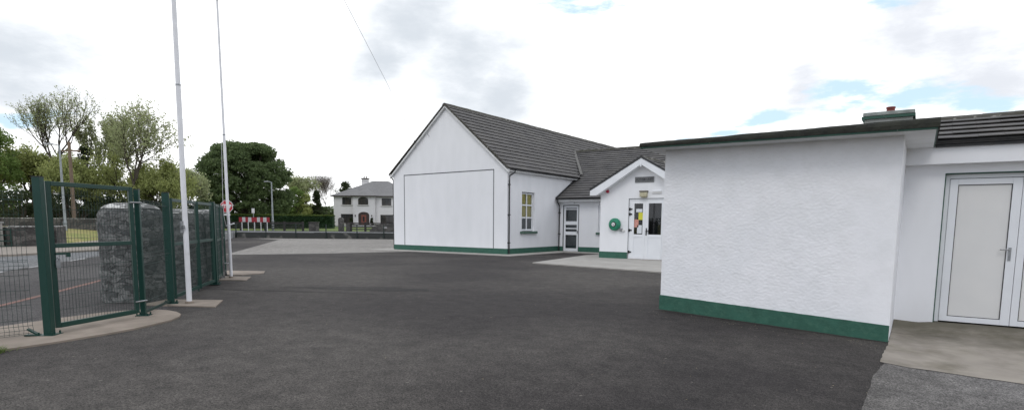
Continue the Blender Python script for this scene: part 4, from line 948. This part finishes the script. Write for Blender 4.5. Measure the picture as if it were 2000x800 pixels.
# ------------------------------------------------------------------ house opposite
S = .0957
hx, hy = W(110, 0)
c0 = Vector((-90.18, 72.27, 0)) + Vector((math.cos(VA), math.sin(VA), 0))*5.84
hs = thing('two_storey_house', (c0.x, c0.y, .72), 'pale two storey house with grey hipped roof and red arched door', 'house', rz=VA)
hl, hr_, dp, eh = -5.8, 9.4, 7.6, 5.62
def P2(px, py): return ((px-713)*S, (441.5-py)*S)
b = MB()
wins = [(669, 687, 386, 400), (746, 764.5, 387, 401), (666, 690, 418, 436), (743, 768, 419, 436)]
holes = []
for a, e_, t0, t1 in wins:
    x0, z1 = P2(a, t0); x1, z0 = P2(e_, t1); holes.append((x0-hl, x1-hl, z0, z1))
holed(b, (hl, 0, 0), (1, 0, 0), hr_-hl, -.2, eh, holes, (0, 1, 0), .2)
b.quad((hl, 0, -.2), (hl, dp, -.2), (hl, dp, eh), (hl, 0, eh)); b.quad((hr_, 0, -.2), (hr_, dp, -.2), (hr_, dp, eh), (hr_, 0, eh)); b.quad((hl, dp, -.2), (hr_, dp, -.2), (hr_, dp, eh), (hl, dp, eh))
# entrance bay
bx0, bx1, by = -2.0, 2.05, -.75
def arch(x0, x1, z0, z1, rise, n=10):
    return [(x0, z0), (x1, z0)] + [((x0+x1)/2+(x1-x0)/2*math.cos(PI*k/n), z1-rise+rise*math.sin(PI*k/n)) for k in range(n+1)]
b.box(bx0, bx1, by, -.003, -.2, eh)
b.build('house_wall', 'houserender', hs)
def hwin(x0, x1, z0, z1, y, muls):
    f = MB(); f.box(x0, x1, y, y+.05, z0, z1); o = f.build('window', 'houseglass', hs)
    g = MB(); t_ = .07
    for a, e_, c_, d_ in ((x0, x0+t_, z0, z1), (x1-t_, x1, z0, z1), (x0+t_, x1-t_, z0, z0+t_), (x0+t_, x1-t_, z1-t_, z1)): g.box(a, e_, y-.05, y-.002, c_, d_)
    for mx_ in muls: g.box(mx_-.035, mx_+.035, y-.05, y-.002, z0+t_, z1-t_)
    g.build('frame', 'brownframe', o)
    s_ = MB(); s_.box(x0-.15, x1+.15, y-.30, y-.06, z0-.14, z0-.01); s_.build('sill', 'sillstone', o)
for (a, e_, t0, t1), ml in zip(wins, (3, 3, 0, 0)):
    x0, z1 = P2(a, t0); x1, z0 = P2(e_, t1)
    hwin(x0, x1, z0, z1, .14, [x0+(x1-x0)/3, x0+2*(x1-x0)/3])
a = arch(-.98, .80, 3.98, 5.32, .45); b = MB(); b.extrude([(x, by-.02, z) for x, z in a], (0, .015, 0)); o = b.build('window', 'houseglass', hs)
b = MB(); 
for k in range(1, len(a)): b.beam((a[k-1][0], by-.04, a[k-1][1]), (a[k][0], by-.04, a[k][1]), .05, .09)
b.beam((a[-1][0], by-.04, a[-1][1]), (a[0][0], by-.04, a[0][1]), .05, .09); b.box(-.4, -.33, by-.06, by-.02, 3.98, 5.2); b.box(.2, .27, by-.06, by-.02, 3.98, 5.2); b.build('frame', 'brownframe', o)
b = MB(); b.box(-1.15, .95, by-.16, by-.001, 3.83, 3.96); b.build('sill', 'sillstone', o)
a = arch(-1.05, .98, .25, 2.65, .55); b = MB(); b.extrude([(x, by-.02, z) for x, z in a], (0, .015, 0)); o = b.build('porch_arch', 'brownframe', hs)
b = MB(); b.box(-.5, .42, by-.05, by-.021, .25, 2.1); b.build('front_door', 'reddoor', o)
b = MB(); b.box(-.22, .12, by-.06, by-.051, .9, 1.8); b.build('door_glass', 'houseglass', o)
b = MB(); b.box(-1.4, 1.4, by-1.2, by-.001, -.2, .24); b.build('front_step', 'sillstone', hs)
# roof
ov = .45; rz = eh+2.95; rx0, rx1, ryy = .7, 3.6, dp/2
b = MB(); E_ = [(hl-ov, -ov), (hr_+ov, -ov), (hr_+ov, dp+ov), (hl-ov, dp+ov)]
vs = [(x, y, eh) for x, y in E_] + [(rx0, ryy, rz), (rx1, ryy, rz)]
b.add(vs, [(0, 1, 5, 4), (2, 3, 4, 5), (3, 0, 4), (1, 2, 5)])
b.add([(bx0-.35, by-ov, eh), (bx1+.35, by-ov, eh), (.05, 1.7, eh+1.5), (bx0-.35, 1.2, eh), (bx1+.35, 1.2, eh), (.05, .9, eh+1.25)], [(0, 1, 5), (0, 5, 2, 3), (1, 4, 2, 5)])
rf = b.build('roof', 'slate', hs)
b = MB(); b.box(hl-ov, hr_+ov, -ov, dp+ov, eh-.16, eh-.01); b.box(bx0-.35, bx1+.35, by-ov, -ov-.003, eh-.16, eh-.01); b.build('roof_edge', 'brownframe', hs)
for cx_, cy_, zt_ in ((-1.05, 5.0, 9.25), (5.6, 5.2, 8.9)):
    b = MB(); b.box(cx_-.6, cx_+.6, cy_-.4, cy_+.4, 6, zt_-.25); c_ = b.build('chimney', 'houserender', rf)
    b = MB(); b.box(cx_-.72, cx_+.72, cy_-.5, cy_+.5, zt_-.25, zt_-.1); b.build('chimney_cap', 'brownframe', c_) if False else b.build('chimney_cap', 'brownframe', rf)
    b = MB()
    for s_ in (-.22, .22): b.tube([(cx_+s_, cy_, zt_-.1), (cx_+s_, cy_, zt_+.35)], .1, 8)
    b.build('chimney_pots', 'brown', rf)
for sx in (-1.6, 1.45):
    t = MB(); t.box(sx-.07, sx+.07, by-.15, by-.001, 1.8, 2.1); t.build('door_lamp', 'brownframe', hs)

# ------------------------------------------------------------------ trees
def leaves(mb, c, R_, n, s, rnd, flat=1.):
    for _ in range(n):
        while True:
            v = Vector((rnd.uniform(-1, 1), rnd.uniform(-1, 1), rnd.uniform(-1, 1)))
            if v.length < 1: break
        p_ = Vector(c)+Vector((v.x*R_, v.y*R_, v.z*R_*flat))
        a = Vector((rnd.gauss(0, 1), rnd.gauss(0, 1), rnd.gauss(0, 1))).normalized()
        t = a.orthogonal().normalized(); t.rotate(Matrix.Rotation(rnd.uniform(0, 6.28), 3, a)); u_ = a.cross(t); k = s*rnd.uniform(.6, 1.3)
        mb.v += [tuple(p_-t*k*.5), tuple(p_+u_*k*.36), tuple(p_+t*k*.5), tuple(p_-u_*k*.36)]
        i = len(mb.v); mb.f.append((i-4, i-3, i-2, i-1))
def tree(p, H, label, m, seed, spread=.6, depth=5, nl=5, ls=.2, cr=.3, bark='bark', r0=.2, kids=2, name='tree', group='trees beyond the road', lean=0., hw=4., clear=.16, lvls=2, up=.12, **kw):
    rnd = random.Random(seed); base = G(*p)
    t = thing(name, tuple(base), label, 'tree', group)
    tb = MB(); lf = MB()
    def grow(a, d_, L, r, lvl):
        pts = [a]; cur = a; dd = d_.copy(); ns = 4
        for k in range(ns):
            dd = (dd+Vector((rnd.gauss(0, .13)+(lean if lvl else 0), rnd.gauss(0, .13), rnd.gauss(0, .06)+up*.4))).normalized(); cur = cur+dd*L/ns; pts.append(cur)
        tb.tube(pts, [max(r*(1-.42*k/ns), .012) for k in range(ns+1)], 7 if lvl == 0 else (5 if lvl < 3 else 3), cap=False)
        if nl and lvl > depth-1-lvls:
            for q in pts[1:]: leaves(lf, q, cr*rnd.uniform(.5, 1.3), max(1, int(nl*rnd.uniform(.2, 1.6))), ls, rnd)
        if lvl >= depth: return
        nk = kids + (2 if lvl == 0 else (1 if lvl < 3 else 0))
        a0 = rnd.uniform(0, 6.28)
        for k in range(nk):
            ang = a0+2*PI*(k+rnd.uniform(-.25, .25))/nk
            ax = dd.orthogonal().normalized(); ax.rotate(Matrix.Rotation(ang, 3, dd))
            nd = dd.copy(); nd.rotate(Matrix.Rotation(rnd.uniform(.55, 1.05)*spread, 3, ax))
            nd = (nd+Vector((0, 0, up))).normalized()
            grow(pts[-1] if (k % 2 == 0 or lvl == 0) else pts[2], nd, L*rnd.uniform(.68, .86), r*.55, lvl+1)
        if lvl < depth-1 and lvl > 0: grow(pts[-1], (dd+Vector((0, 0, .2))).normalized(), L*.78, r*.58, lvl+1)
    grow(Vector((0, 0, H*clear)), Vector((rnd.gauss(0, .04), rnd.gauss(0, .04), 1)).normalized(), H*.22, r0, 0)
    zz = sorted(v[2] for v in (lf.v or tb.v)); zm = zz[int(len(zz)*.999)]-H*clear; k_ = (H-H*clear)/zm
    rr = sorted(math.hypot(v[0], v[1]) for v in (lf.v or tb.v)); sx = hw/rr[int(len(rr)*.985)]
    f_ = lambda v: (v[0]*sx, v[1]*sx, H*clear+(v[2]-H*clear)*k_)
    tb.v = [f_(v) for v in tb.v]; lf.v = [f_(v) for v in lf.v]
    tb.tube([(0, 0, -.1), (0, 0, .3), (0, 0, H*clear+.05)], [r0*1.6*sx, r0*1.25*sx, r0*1.02*sx], 8, cap=False)
    tb.build('trunk', bark, t, fix=False)
    if nl: lf.build('crown', m, t, fix=False)
    return t
def clump_tree(p, H, hw, z0, label, m, seed, n=150, per=170, ls=.34, cr=1.25, shape='dome', group=None, name='tree', trunk=True, inner=True, skew=0.):
    rnd = random.Random(seed); base = G(*p); t = thing(name, tuple(base), label, 'tree', group)
    lf = MB(); tb = MB(); hh = (H-z0)
    cents = []
    for i in range(n):
        a = rnd.uniform(0, 2*PI); u = rnd.random()**.8
        if shape == 'dome':
            z = z0+hh*u; k = math.sqrt(max(0, 1-abs((u-.38)/.62)**2.3)) if u > .38 else .80+.20*math.sin(u/.38*PI/2)
        elif shape == 'cone': z = z0+hh*u; k = (1-u)**.8
        else: z = z0+hh*u; k = math.sqrt(max(.02, 1-(2*u-1)**2))
        k *= 1+.14*noise.noise(Vector((math.cos(a)*1.6+seed, math.sin(a)*1.6, z*.3)))
        rr = max(0, (hw-cr*.7)*k*(1 if rnd.random() < .72 else rnd.uniform(.3, 1)))
        cents.append((rr*math.cos(a)+skew*u, rr*math.sin(a), min(z, H-cr*.5)))
    for c in cents: leaves(lf, c, cr*rnd.uniform(.6, 1.25), int(per*rnd.uniform(.6, 1.2)), ls, rnd, .62)
    if trunk:
        tb.tube([(0, 0, 0), (0, 0, z0+1), (skew*.3, 0, z0+hh*.5)], [H*.032, H*.026, H*.012], 9, cap=False)
        for c in rnd.sample(cents, min(40, n)):
            s0 = Vector((0, 0, z0*.8+hh*.25*rnd.random())); c = Vector(c); mid = (s0+c)/2+Vector((0, 0, .3)); tb.tube([s0, mid, c], [H*.011, H*.007, .03], 5, cap=False)
        tb.build('trunk', 'bark', t, fix=False)
    lf.build('crown', m, t, fix=False); return t
GB = 'trees beyond the road on the left'; GR = 'trees behind the clipped hedge'
clump_tree((-92.6, 56.3), 13.6, 7.6, 1.6, 'large dense dark green dome shaped tree behind the hedge', 'leaf_dark', 3, n=340, per=290, ls=.33, cr=1.3, skew=.2)
# left group, front to back
tree((-74.4, 25.0), 15.0, 'tall sparse tree with leaning bare stems, the highest of the left trees', 'leaf_brown', 12, spread=.6, nl=3, ls=.15, cr=.28, depth=5, hw=4.6, group=GB, r0=.22, clear=.24, up=.2, lean=-.02)
tree((-66.6, 27.9), 13.7, 'round open crowned tree with clumps of bronze leaves left of the near flagpole', 'leaf_brown', 31, spread=.80, nl=4, ls=.18, cr=.34, depth=5, hw=5.2, group=GB, r0=.2, clear=.14, up=.06)
clump_tree((-75.6, 18.8), 10.6, 3.4, .8, 'dense bright green tree cut by the left edge of the photo', 'leaf_green', 5, n=105, per=190, ls=.21, cr=1.0, group=GB)
tree((-79.5, 23.8), 9.4, 'low olive tree between the left edge tree and the tall sparse tree', 'leaf_olive', 21, spread=.95, nl=7, ls=.17, cr=.42, hw=4.6, group=GB, clear=.1)
tree((-74.5, 28.9), 13.0, 'slender tree with young leaves rising behind the timber utility pole', 'leaf_brown', 44, spread=.6, nl=6, ls=.21, cr=.36, hw=3.2, group=GB, clear=.14)
tree((-71.0, 23.4), 7.9, 'bushy olive tree in front of the tall sparse tree behind the grey lamp post', 'leaf_olive', 8, spread=1.0, nl=9, ls=.16, cr=.42, hw=3.4, group=GB, clear=.1, up=.04)
tree((-71.8, 29.0), 9.2, 'wide olive green tree behind the pedestrian gate', 'leaf_olive', 9, spread=1.0, nl=9, ls=.17, cr=.42, hw=4.2, group=GB, clear=.1, up=.04)
tree((-66.8, 31.4), 7.9, 'rounded yellow green tree just left of the near flagpole', 'leaf_olive', 10, spread=1.0, nl=9, ls=.17, cr=.42, hw=4.0, group=GB, clear=.1, up=.04)
tree((-71.5, 36.0), 8.0, 'small loose tree with brownish leaves right of the near flagpole', 'leaf_brown', 52, spread=.9, nl=5, ls=.22, cr=.4, hw=3.4, group=GB, clear=.1)
tree((-84.5, 20.0), 9.2, 'thin grey green tree standing back at the far left', 'leaf_brown', 61, spread=.9, nl=5, ls=.24, cr=.5, hw=5, group=GB, clear=.1)
BB = 'dark bushes behind the high stone wall'
for x_, y_, h_, w_, lb in ((-66.5, 19.0, 4.1, 3.0, 'dark ivy covered bush behind the high stone wall at the far left'), (-67.5, 23.4, 4.4, 3.1, 'dark ivy covered bush behind the wall at the foot of the grey lamp post'), (-70.0, 27.6, 3.9, 3.2, 'dark bush behind the wall seen through the pedestrian gate'), (-71.0, 31.8, 3.7, 3.0, 'dark bush seen above the narrow mesh panel'), (-61.5, 14.2, 3.6, 2.4, 'dark bush behind the high stone wall at the left edge')):
    clump_tree((x_, y_), h_, w_, .2, lb, 'leaf_shade', int(h_*100+w_*10), n=36, per=90, ls=.24, cr=.9, shape='ball', group=BB, name='bush')
clump_tree((-72.2, 26.2), 9.0, .8, .2, 'ivy clad trunk rising dark behind the timber utility pole', 'leaf_shade', 18, n=46, per=70, ls=.22, cr=.5, shape='ball', group=GB)
# right group
tree((-106.5, 77.0), 10.2, 'sparse tree with thin brown crown right of the big round tree', 'leaf_brown', 71, spread=.75, nl=3, ls=.27, cr=.45, hw=4.0, group=GR, clear=.15)
clump_tree((-102.2, 75.0), 6.2, 1.6, 1.2, 'narrow olive tree right of the sparse brown tree', 'leaf_olive', 22, n=40, per=80, ls=.32, cr=.9, group=GR)
clump_tree((-103.4, 73.3), 7.6, 2.0, 1.0, 'greenish bushy tree right beside the big round tree', 'leaf_green', 23, n=44, per=80, ls=.34, cr=.9, group=GR)
clump_tree((-101.1, 76.9), 7.0, 1.5, .4, 'small pointed conifer left of the bare tree', 'leaf_shade', 24, n=50, per=80, ls=.30, cr=.6, shape='cone', group=GR)
tree((-106.0, 83.3), 10.9, 'bare pale twiggy tree left of the grey roofed house', None, 73, spread=.8, nl=0, depth=5, hw=3.9, group=GR, kids=3, bark='bark_pale', r0=.10, up=.2)
clump_tree((-107.5, 90.5), 9.6, 3.4, 1., 'tree top showing over the left slope of the house roof', 'leaf_shade', 26, n=50, per=80, ls=.36, cr=1.0, group=GR)
for k, (px_, c_, lab, hh, w_, m) in enumerate([(-42, 96, 'dark distant bush between the flagpoles', 4.5, 3, 'leaf_shade'), (-33, 118, 'low dark bush under the right side of the big round tree', 4.2, 3, 'leaf_shade'), (-30, 122, 'low dark shrub at the foot of the conifer', 3.8, 2.4, 'leaf_shade'), (-27, 126, 'low shrub between the bare tree and the house', 4.0, 2.6, 'leaf_dark')]):
    s_ = px_ if k == 0 else px_*1.0
    clump_tree(W(c_, {0: -54, 1: -45.5, 2: -40.5, 3: -39.5}[k]+0), hh, w_, .2, lab, m, 80+k, n=26, per=80, ls=.34, cr=.9, shape='ball', group='low bushes behind the hedge', name='bush')

# clipped hedge
hd = thing('hedge', tuple(G(-80, 57)), 'long clipped dark green hedge left of the house', 'hedge')
rnd = random.Random(5); hb = MB(); ht = MB(); inner = MB()
h0 = Vector((*W(92, -45.5), 0)); h1 = Vector((*W(92, -27.8), 0)); e = (h1-h0).normalized(); nn = Vector((-e.y, e.x, 0)); L = (h1-h0).length
for i in range(15000):
    a = rnd.uniform(0, L); d_ = rnd.choice((-.6, .6)) if rnd.random() < .6 else rnd.uniform(-.6, .6); z = rnd.uniform(.2, 2.0) if abs(d_) == .6 else 2.0+.07*noise.noise(Vector((a, 0, 0)))
    q = h0+e*a+nn*(d_+rnd.gauss(0, .06)+.08*noise.noise(Vector((a*.7, z, 0)))); q.z = G(q.x, q.y).z+z+rnd.gauss(0, .05)
    tgt = ht if z > 1.93 else hb
    leaves(tgt, q, .08, 1, .2, rnd)
inner.beam(h0+Z*(.46+1.0), h1+Z*(.46+1.0), 1.0, 1.85)
hb.build('foliage', 'leaf_hedge', hd, world=True, fix=False); ht.build('top_shoots', 'leaf_hedgetop', hd, world=True, fix=False); inner.build('branches', 'leaf_hedge', hd, world=True)
for sx, lb in ((-2.05, 'left'), (1.75, 'right')):
    q = hs.matrix_basis @ Vector((sx, -1.7, 0)); 
    q = Vector((c0.x, c0.y, 0)) + Vector((math.cos(VA)*sx+math.sin(VA)*2.0, math.sin(VA)*sx-math.cos(VA)*2.0, 0))
    clump_tree((q.x, q.y), 1.55, .42, .15, 'small clipped conifer on the %s of the arched house door' % lb, 'leaf_shade', 90+int(sx), n=18, per=60, ls=.16, cr=.25, shape='cone', group='pair of small conifers by the house door', name='potted_conifer')
# far tree line closing the horizon
for k, (c_, s_, L_, hh) in enumerate([(170, -140, 70, 6.5), (190, -70, 90, 7), (185, 10, 90, 7), (175, 90, 80, 7)]):
    lf = MB(); rnd = random.Random(k)
    for i in range(5000):
        a = rnd.uniform(-L_/2, L_/2); top = hh*(.7+.3*noise.noise(Vector((a*.12+k*9, 0, 0)))+.15*noise.noise(Vector((a*.5, 3, 0)))); x, y = W(c_+rnd.uniform(-2, 2), s_+a)
        leaves(lf, (x, y, gz(x, y)+top*rnd.random()), .4, 3, .8, rnd)
    o = lf.build('far_treeline', 'leaf_shade', fix=False); o['kind'] = 'stuff'; o['label'] = 'distant line of dark trees on the horizon'

# fallen leaves and grit near the doors and the green plinth
rnd = random.Random(11); lt_ = MB()
for i in range(150):
    if i < 90: x = rnd.uniform(-9.5, .2); y = rnd.uniform(4.6, 12) if x < -4 else rnd.uniform(4.6, 10.3)
    else: x = rnd.uniform(-4, -.4); y = 10.5-abs(rnd.gauss(0, .35))
    s_ = rnd.uniform(.006, .016); a = rnd.uniform(0, 6.28); z = gz(x, y)+.004
    lt_.add([(x+s_*math.cos(a), y+s_*math.sin(a), z), (x-s_*.5*math.sin(a), y+s_*.5*math.cos(a), z+.004), (x-s_*math.cos(a), y-s_*math.sin(a), z), (x+s_*.5*math.sin(a), y-s_*.5*math.cos(a), z+.003)], [(0, 1, 2, 3)])
o = lt_.build('leaf_litter', mat('pale leaf litter', (.34, .29, .2), .9, island=(.20, .16, .11)), fix=False); o['kind'] = 'stuff'; o['label'] = 'scattered pale leaf scraps and grit on the asphalt'
wd = MB(); rnd = random.Random(4)
for k in range(70):
    x, y = -8.98+rnd.gauss(0, .03), 2.22+rnd.gauss(0, .05); a = rnd.uniform(0, 6.28); h_ = rnd.uniform(.03, .09)
    wd.tube([(x, y, .0), (x+.03*math.cos(a), y+.03*math.sin(a), h_*.7), (x+.06*math.cos(a), y+.06*math.sin(a), h_)], [.003, .0025, .001], 3, cap=False)
tag(wd.build('weed_tuft', 'leaf_green', fix=False), 'small grass tuft at the edge of the fence concrete strip', 'weed')

# ------------------------------------------------------------------ sky and light
SUN_EL, SUN_AZ = math.radians(48), math.radians(158)   # azimuth measured from +Y clockwise
world = bpy.data.worlds.new('World'); sc.world = world; world.use_nodes = True
nt = world.node_tree; N = nt.nodes; L = nt.links; N.clear()
out = N.new('ShaderNodeOutputWorld'); bg = N.new('ShaderNodeBackground'); bg.inputs['Strength'].default_value = .1
sky = N.new('ShaderNodeTexSky'); sky.sky_type = 'NISHITA'; sky.sun_disc = False; sky.sun_elevation = SUN_EL; sky.sun_rotation = SUN_AZ
tc = N.new('ShaderNodeTexCoord'); vec = tc.outputs['Generated']
def vnoise(scale, detail, rough, off=(0, 0, 0), st=(1, 1, 2.6)):
    mp = N.new('ShaderNodeMapping'); mp.inputs['Scale'].default_value = st; mp.inputs['Location'].default_value = off; L.new(vec, mp.inputs['Vector'])
    n = N.new('ShaderNodeTexNoise'); n.inputs['Scale'].default_value = scale; n.inputs['Detail'].default_value = detail; n.inputs['Roughness'].default_value = rough
    L.new(mp.outputs[0], n.inputs['Vector']); return n.outputs['Fac']
def math_(op, a, b=None, c=None, clamp=False):
    m = N.new('ShaderNodeMath'); m.operation = op; m.use_clamp = clamp
    for i, v in enumerate((a, b, c)):
        if v is None: continue
        if isinstance(v, (int, float)): m.inputs[i].default_value = v
        else: L.new(v, m.inputs[i])
    return m.outputs[0]
warp = N.new('ShaderNodeTexNoise'); warp.inputs['Scale'].default_value = 4.5; warp.inputs['Detail'].default_value = 6
L.new(vec, warp.inputs['Vector'])
wsub = N.new('ShaderNodeVectorMath'); wsub.operation = 'SUBTRACT'; L.new(warp.outputs['Color'], wsub.inputs[0]); wsub.inputs[1].default_value = (.5, .5, .5)
wsc = N.new('ShaderNodeVectorMath'); wsc.operation = 'SCALE'; wsc.inputs['Scale'].default_value = .12; L.new(wsub.outputs[0], wsc.inputs[0])
wad = N.new('ShaderNodeVectorMath'); wad.operation = 'ADD'; L.new(vec, wad.inputs[0]); L.new(wsc.outputs[0], wad.inputs[1])
def blob(d, r, zs=1.6, soft=1.):
    s = N.new('ShaderNodeVectorMath'); s.operation = 'SUBTRACT'; L.new(wad.outputs[0], s.inputs[0]); s.inputs[1].default_value = d
    m = N.new('ShaderNodeVectorMath'); m.operation = 'MULTIPLY'; L.new(s.outputs[0], m.inputs[0]); m.inputs[1].default_value = (1, 1, zs)
    l = N.new('ShaderNodeVectorMath'); l.operation = 'LENGTH'; L.new(m.outputs[0], l.inputs[0])
    return math_('MULTIPLY_ADD', l.outputs['Value'], -1/r, 1.)
def union(bs):
    o = bs[0]
    for b_ in bs[1:]: o = math_('MAXIMUM', o, b_)
    return o
grey = union([blob((-.935, .245, .195), .18, 1.5), blob((-.94, .275, .16), .15, 1.7), blob((-.655, .70, .29), .20, 1.1), blob((-.62, .745, .24), .19, 1.), blob((-.59, .79, .19), .14, 1.), blob((-.70, .665, .25), .14, 1.6)])
grey2 = union([blob((-.146, .972, .188), .085, .8), blob((.02, .972, .235), .17, 1.1), blob((.07, .977, .20), .14, 1.4), blob((-.03, .965, .25), .14, 1.)])
blue = union([blob((-.479, .814, .335), .085, 2.6), blob((-.43, .842, .332), .07, 2.6), blob((-.085, .979, .183), .10, 4.), blob((-.02, .984, .176), .12, 4.6), blob((.05, .984, .171), .10, 4.6), blob((-.08, .984, .160), .07, 5.), blob((-.21, .964, .157), .09, 5.), blob((-.28, .953, .142), .08, 7.), blob((-.05, .956, .290), .05, 1.9), blob((-.956, .268, .123), .07, 6.)])
n1 = vnoise(9, 8, .62); n2 = vnoise(3, 6, .55, (3, 1, 0)); n3 = vnoise(22, 6, .6, (1, 5, 2), (1, 1, 3.4))
def shape(f, amp, lo, hi, n=n1):
    r_ = N.new('ShaderNodeMapRange'); r_.interpolation_type = 'SMOOTHSTEP'; r_.inputs['From Min'].default_value = lo; r_.inputs['From Max'].default_value = hi
    L.new(math_('ADD', f, math_('MULTIPLY_ADD', n, amp, -amp*.5)), r_.inputs['Value']); return r_.outputs['Result']
bfac = shape(blue, 1.6, .12, .75, n3)
gfac = shape(grey, 1.0, .0, 1.0)
gfac2 = shape(grey2, 1.6, .05, 1.1)
CB = 14.0
def col_(c): 
    r = N.new('ShaderNodeRGB'); r.outputs[0].default_value = (*c, 1); return r.outputs[0]
def mixc(f, a, b):
    m = N.new('ShaderNodeMix'); m.data_type = 'RGBA'; m.clamp_factor = True; L.new(f, m.inputs['Factor']); L.new(a, m.inputs['A']); L.new(b, m.inputs['B']); return m.outputs['Result']
white = mixc(n2, col_((11.6, 11.8, 12.2)), col_((15.5, 15.5, 15.4)))
c1 = mixc(gfac, white, col_((6.7, 7.2, 7.8)))
c2 = mixc(gfac2, c1, col_((7.6, 7.9, 8.5)))
bl = N.new('ShaderNodeVectorMath'); bl.operation = 'SCALE'; bl.inputs['Scale'].default_value = 1.0; L.new(sky.outputs[0], bl.inputs[0])
haze_ = N.new('ShaderNodeMix'); haze_.data_type = 'RGBA'; haze_.inputs['Factor'].default_value = .75; L.new(bl.outputs[0], haze_.inputs['A']); haze_.inputs['B'].default_value = (7.2, 9.4, 11.2, 1)
c3 = mixc(bfac, c2, haze_.outputs['Result'])
# unseen sky overhead and behind camera, dimmed and blued to tone the walls
sx = N.new('ShaderNodeSeparateXYZ'); L.new(vec, sx.inputs[0])
ov = N.new('ShaderNodeMapRange'); ov.inputs['From Min'].default_value = .38; ov.inputs['From Max'].default_value = .8; L.new(sx.outputs['Z'], ov.inputs['Value'])
bk = N.new('ShaderNodeVectorMath'); bk.operation = 'DOT_PRODUCT'; L.new(vec, bk.inputs[0]); bk.inputs[1].default_value = (.566, -.824, 0)
bk2 = N.new('ShaderNodeMapRange'); bk2.inputs['From Min'].default_value = -.2; bk2.inputs['From Max'].default_value = .7; L.new(bk.outputs['Value'], bk2.inputs['Value'])
both = math_('MAXIMUM', ov.outputs[0], bk2.outputs[0])
hv = mixc(n1, col_((7.8, 8.3, 9.3)), col_((9.4, 9.8, 10.7)))
c3 = mixc(both, c3, hv)
L.new(c3, bg.inputs['Color']); L.new(bg.outputs[0], out.inputs['Surface'])

sun = bpy.data.lights.new('sun', 'SUN'); sun.energy = .65; sun.angle = math.radians(20); sun.color = (1, .97, .93)
so = bpy.data.objects.new('sun', sun); col.objects.link(so)
dirv = Vector((math.sin(SUN_AZ)*math.cos(SUN_EL), math.cos(SUN_AZ)*math.cos(SUN_EL), math.sin(SUN_EL)))
so.rotation_euler = dirv.to_track_quat('Z', 'Y').to_euler()

# ------------------------------------------------------------------ camera
cam = bpy.data.cameras.new('camera'); co = bpy.data.objects.new('camera', cam); col.objects.link(co); sc.camera = co
p_, y_, r_ = math.radians(-6.31), math.radians(34.5), math.radians(.5)
fwd = Vector((-math.sin(y_)*math.cos(p_), math.cos(y_)*math.cos(p_), math.sin(p_))); rt = Vector((math.cos(y_), math.sin(y_), 0)); up = rt.cross(fwd)
rt2 = rt*math.cos(r_)+up*math.sin(r_); up2 = -rt*math.sin(r_)+up*math.cos(r_)
mw = Matrix((rt2, up2, -fwd)).transposed().to_4x4(); mw.translation = Vector((0, 0, 1.6)); co.matrix_world = mw
cam.sensor_width = 36; cam.lens = 1150/2000*36; cam.shift_y = 162/2000; cam.clip_start = .05; cam.clip_end = 6000
vs_ = sc.view_settings; sc.display_settings.display_device = 'sRGB'; vs_.view_transform = 'Standard'; vs_.look = 'None'; vs_.exposure = .12; vs_.gamma = 1; vs_.use_curve_mapping = False
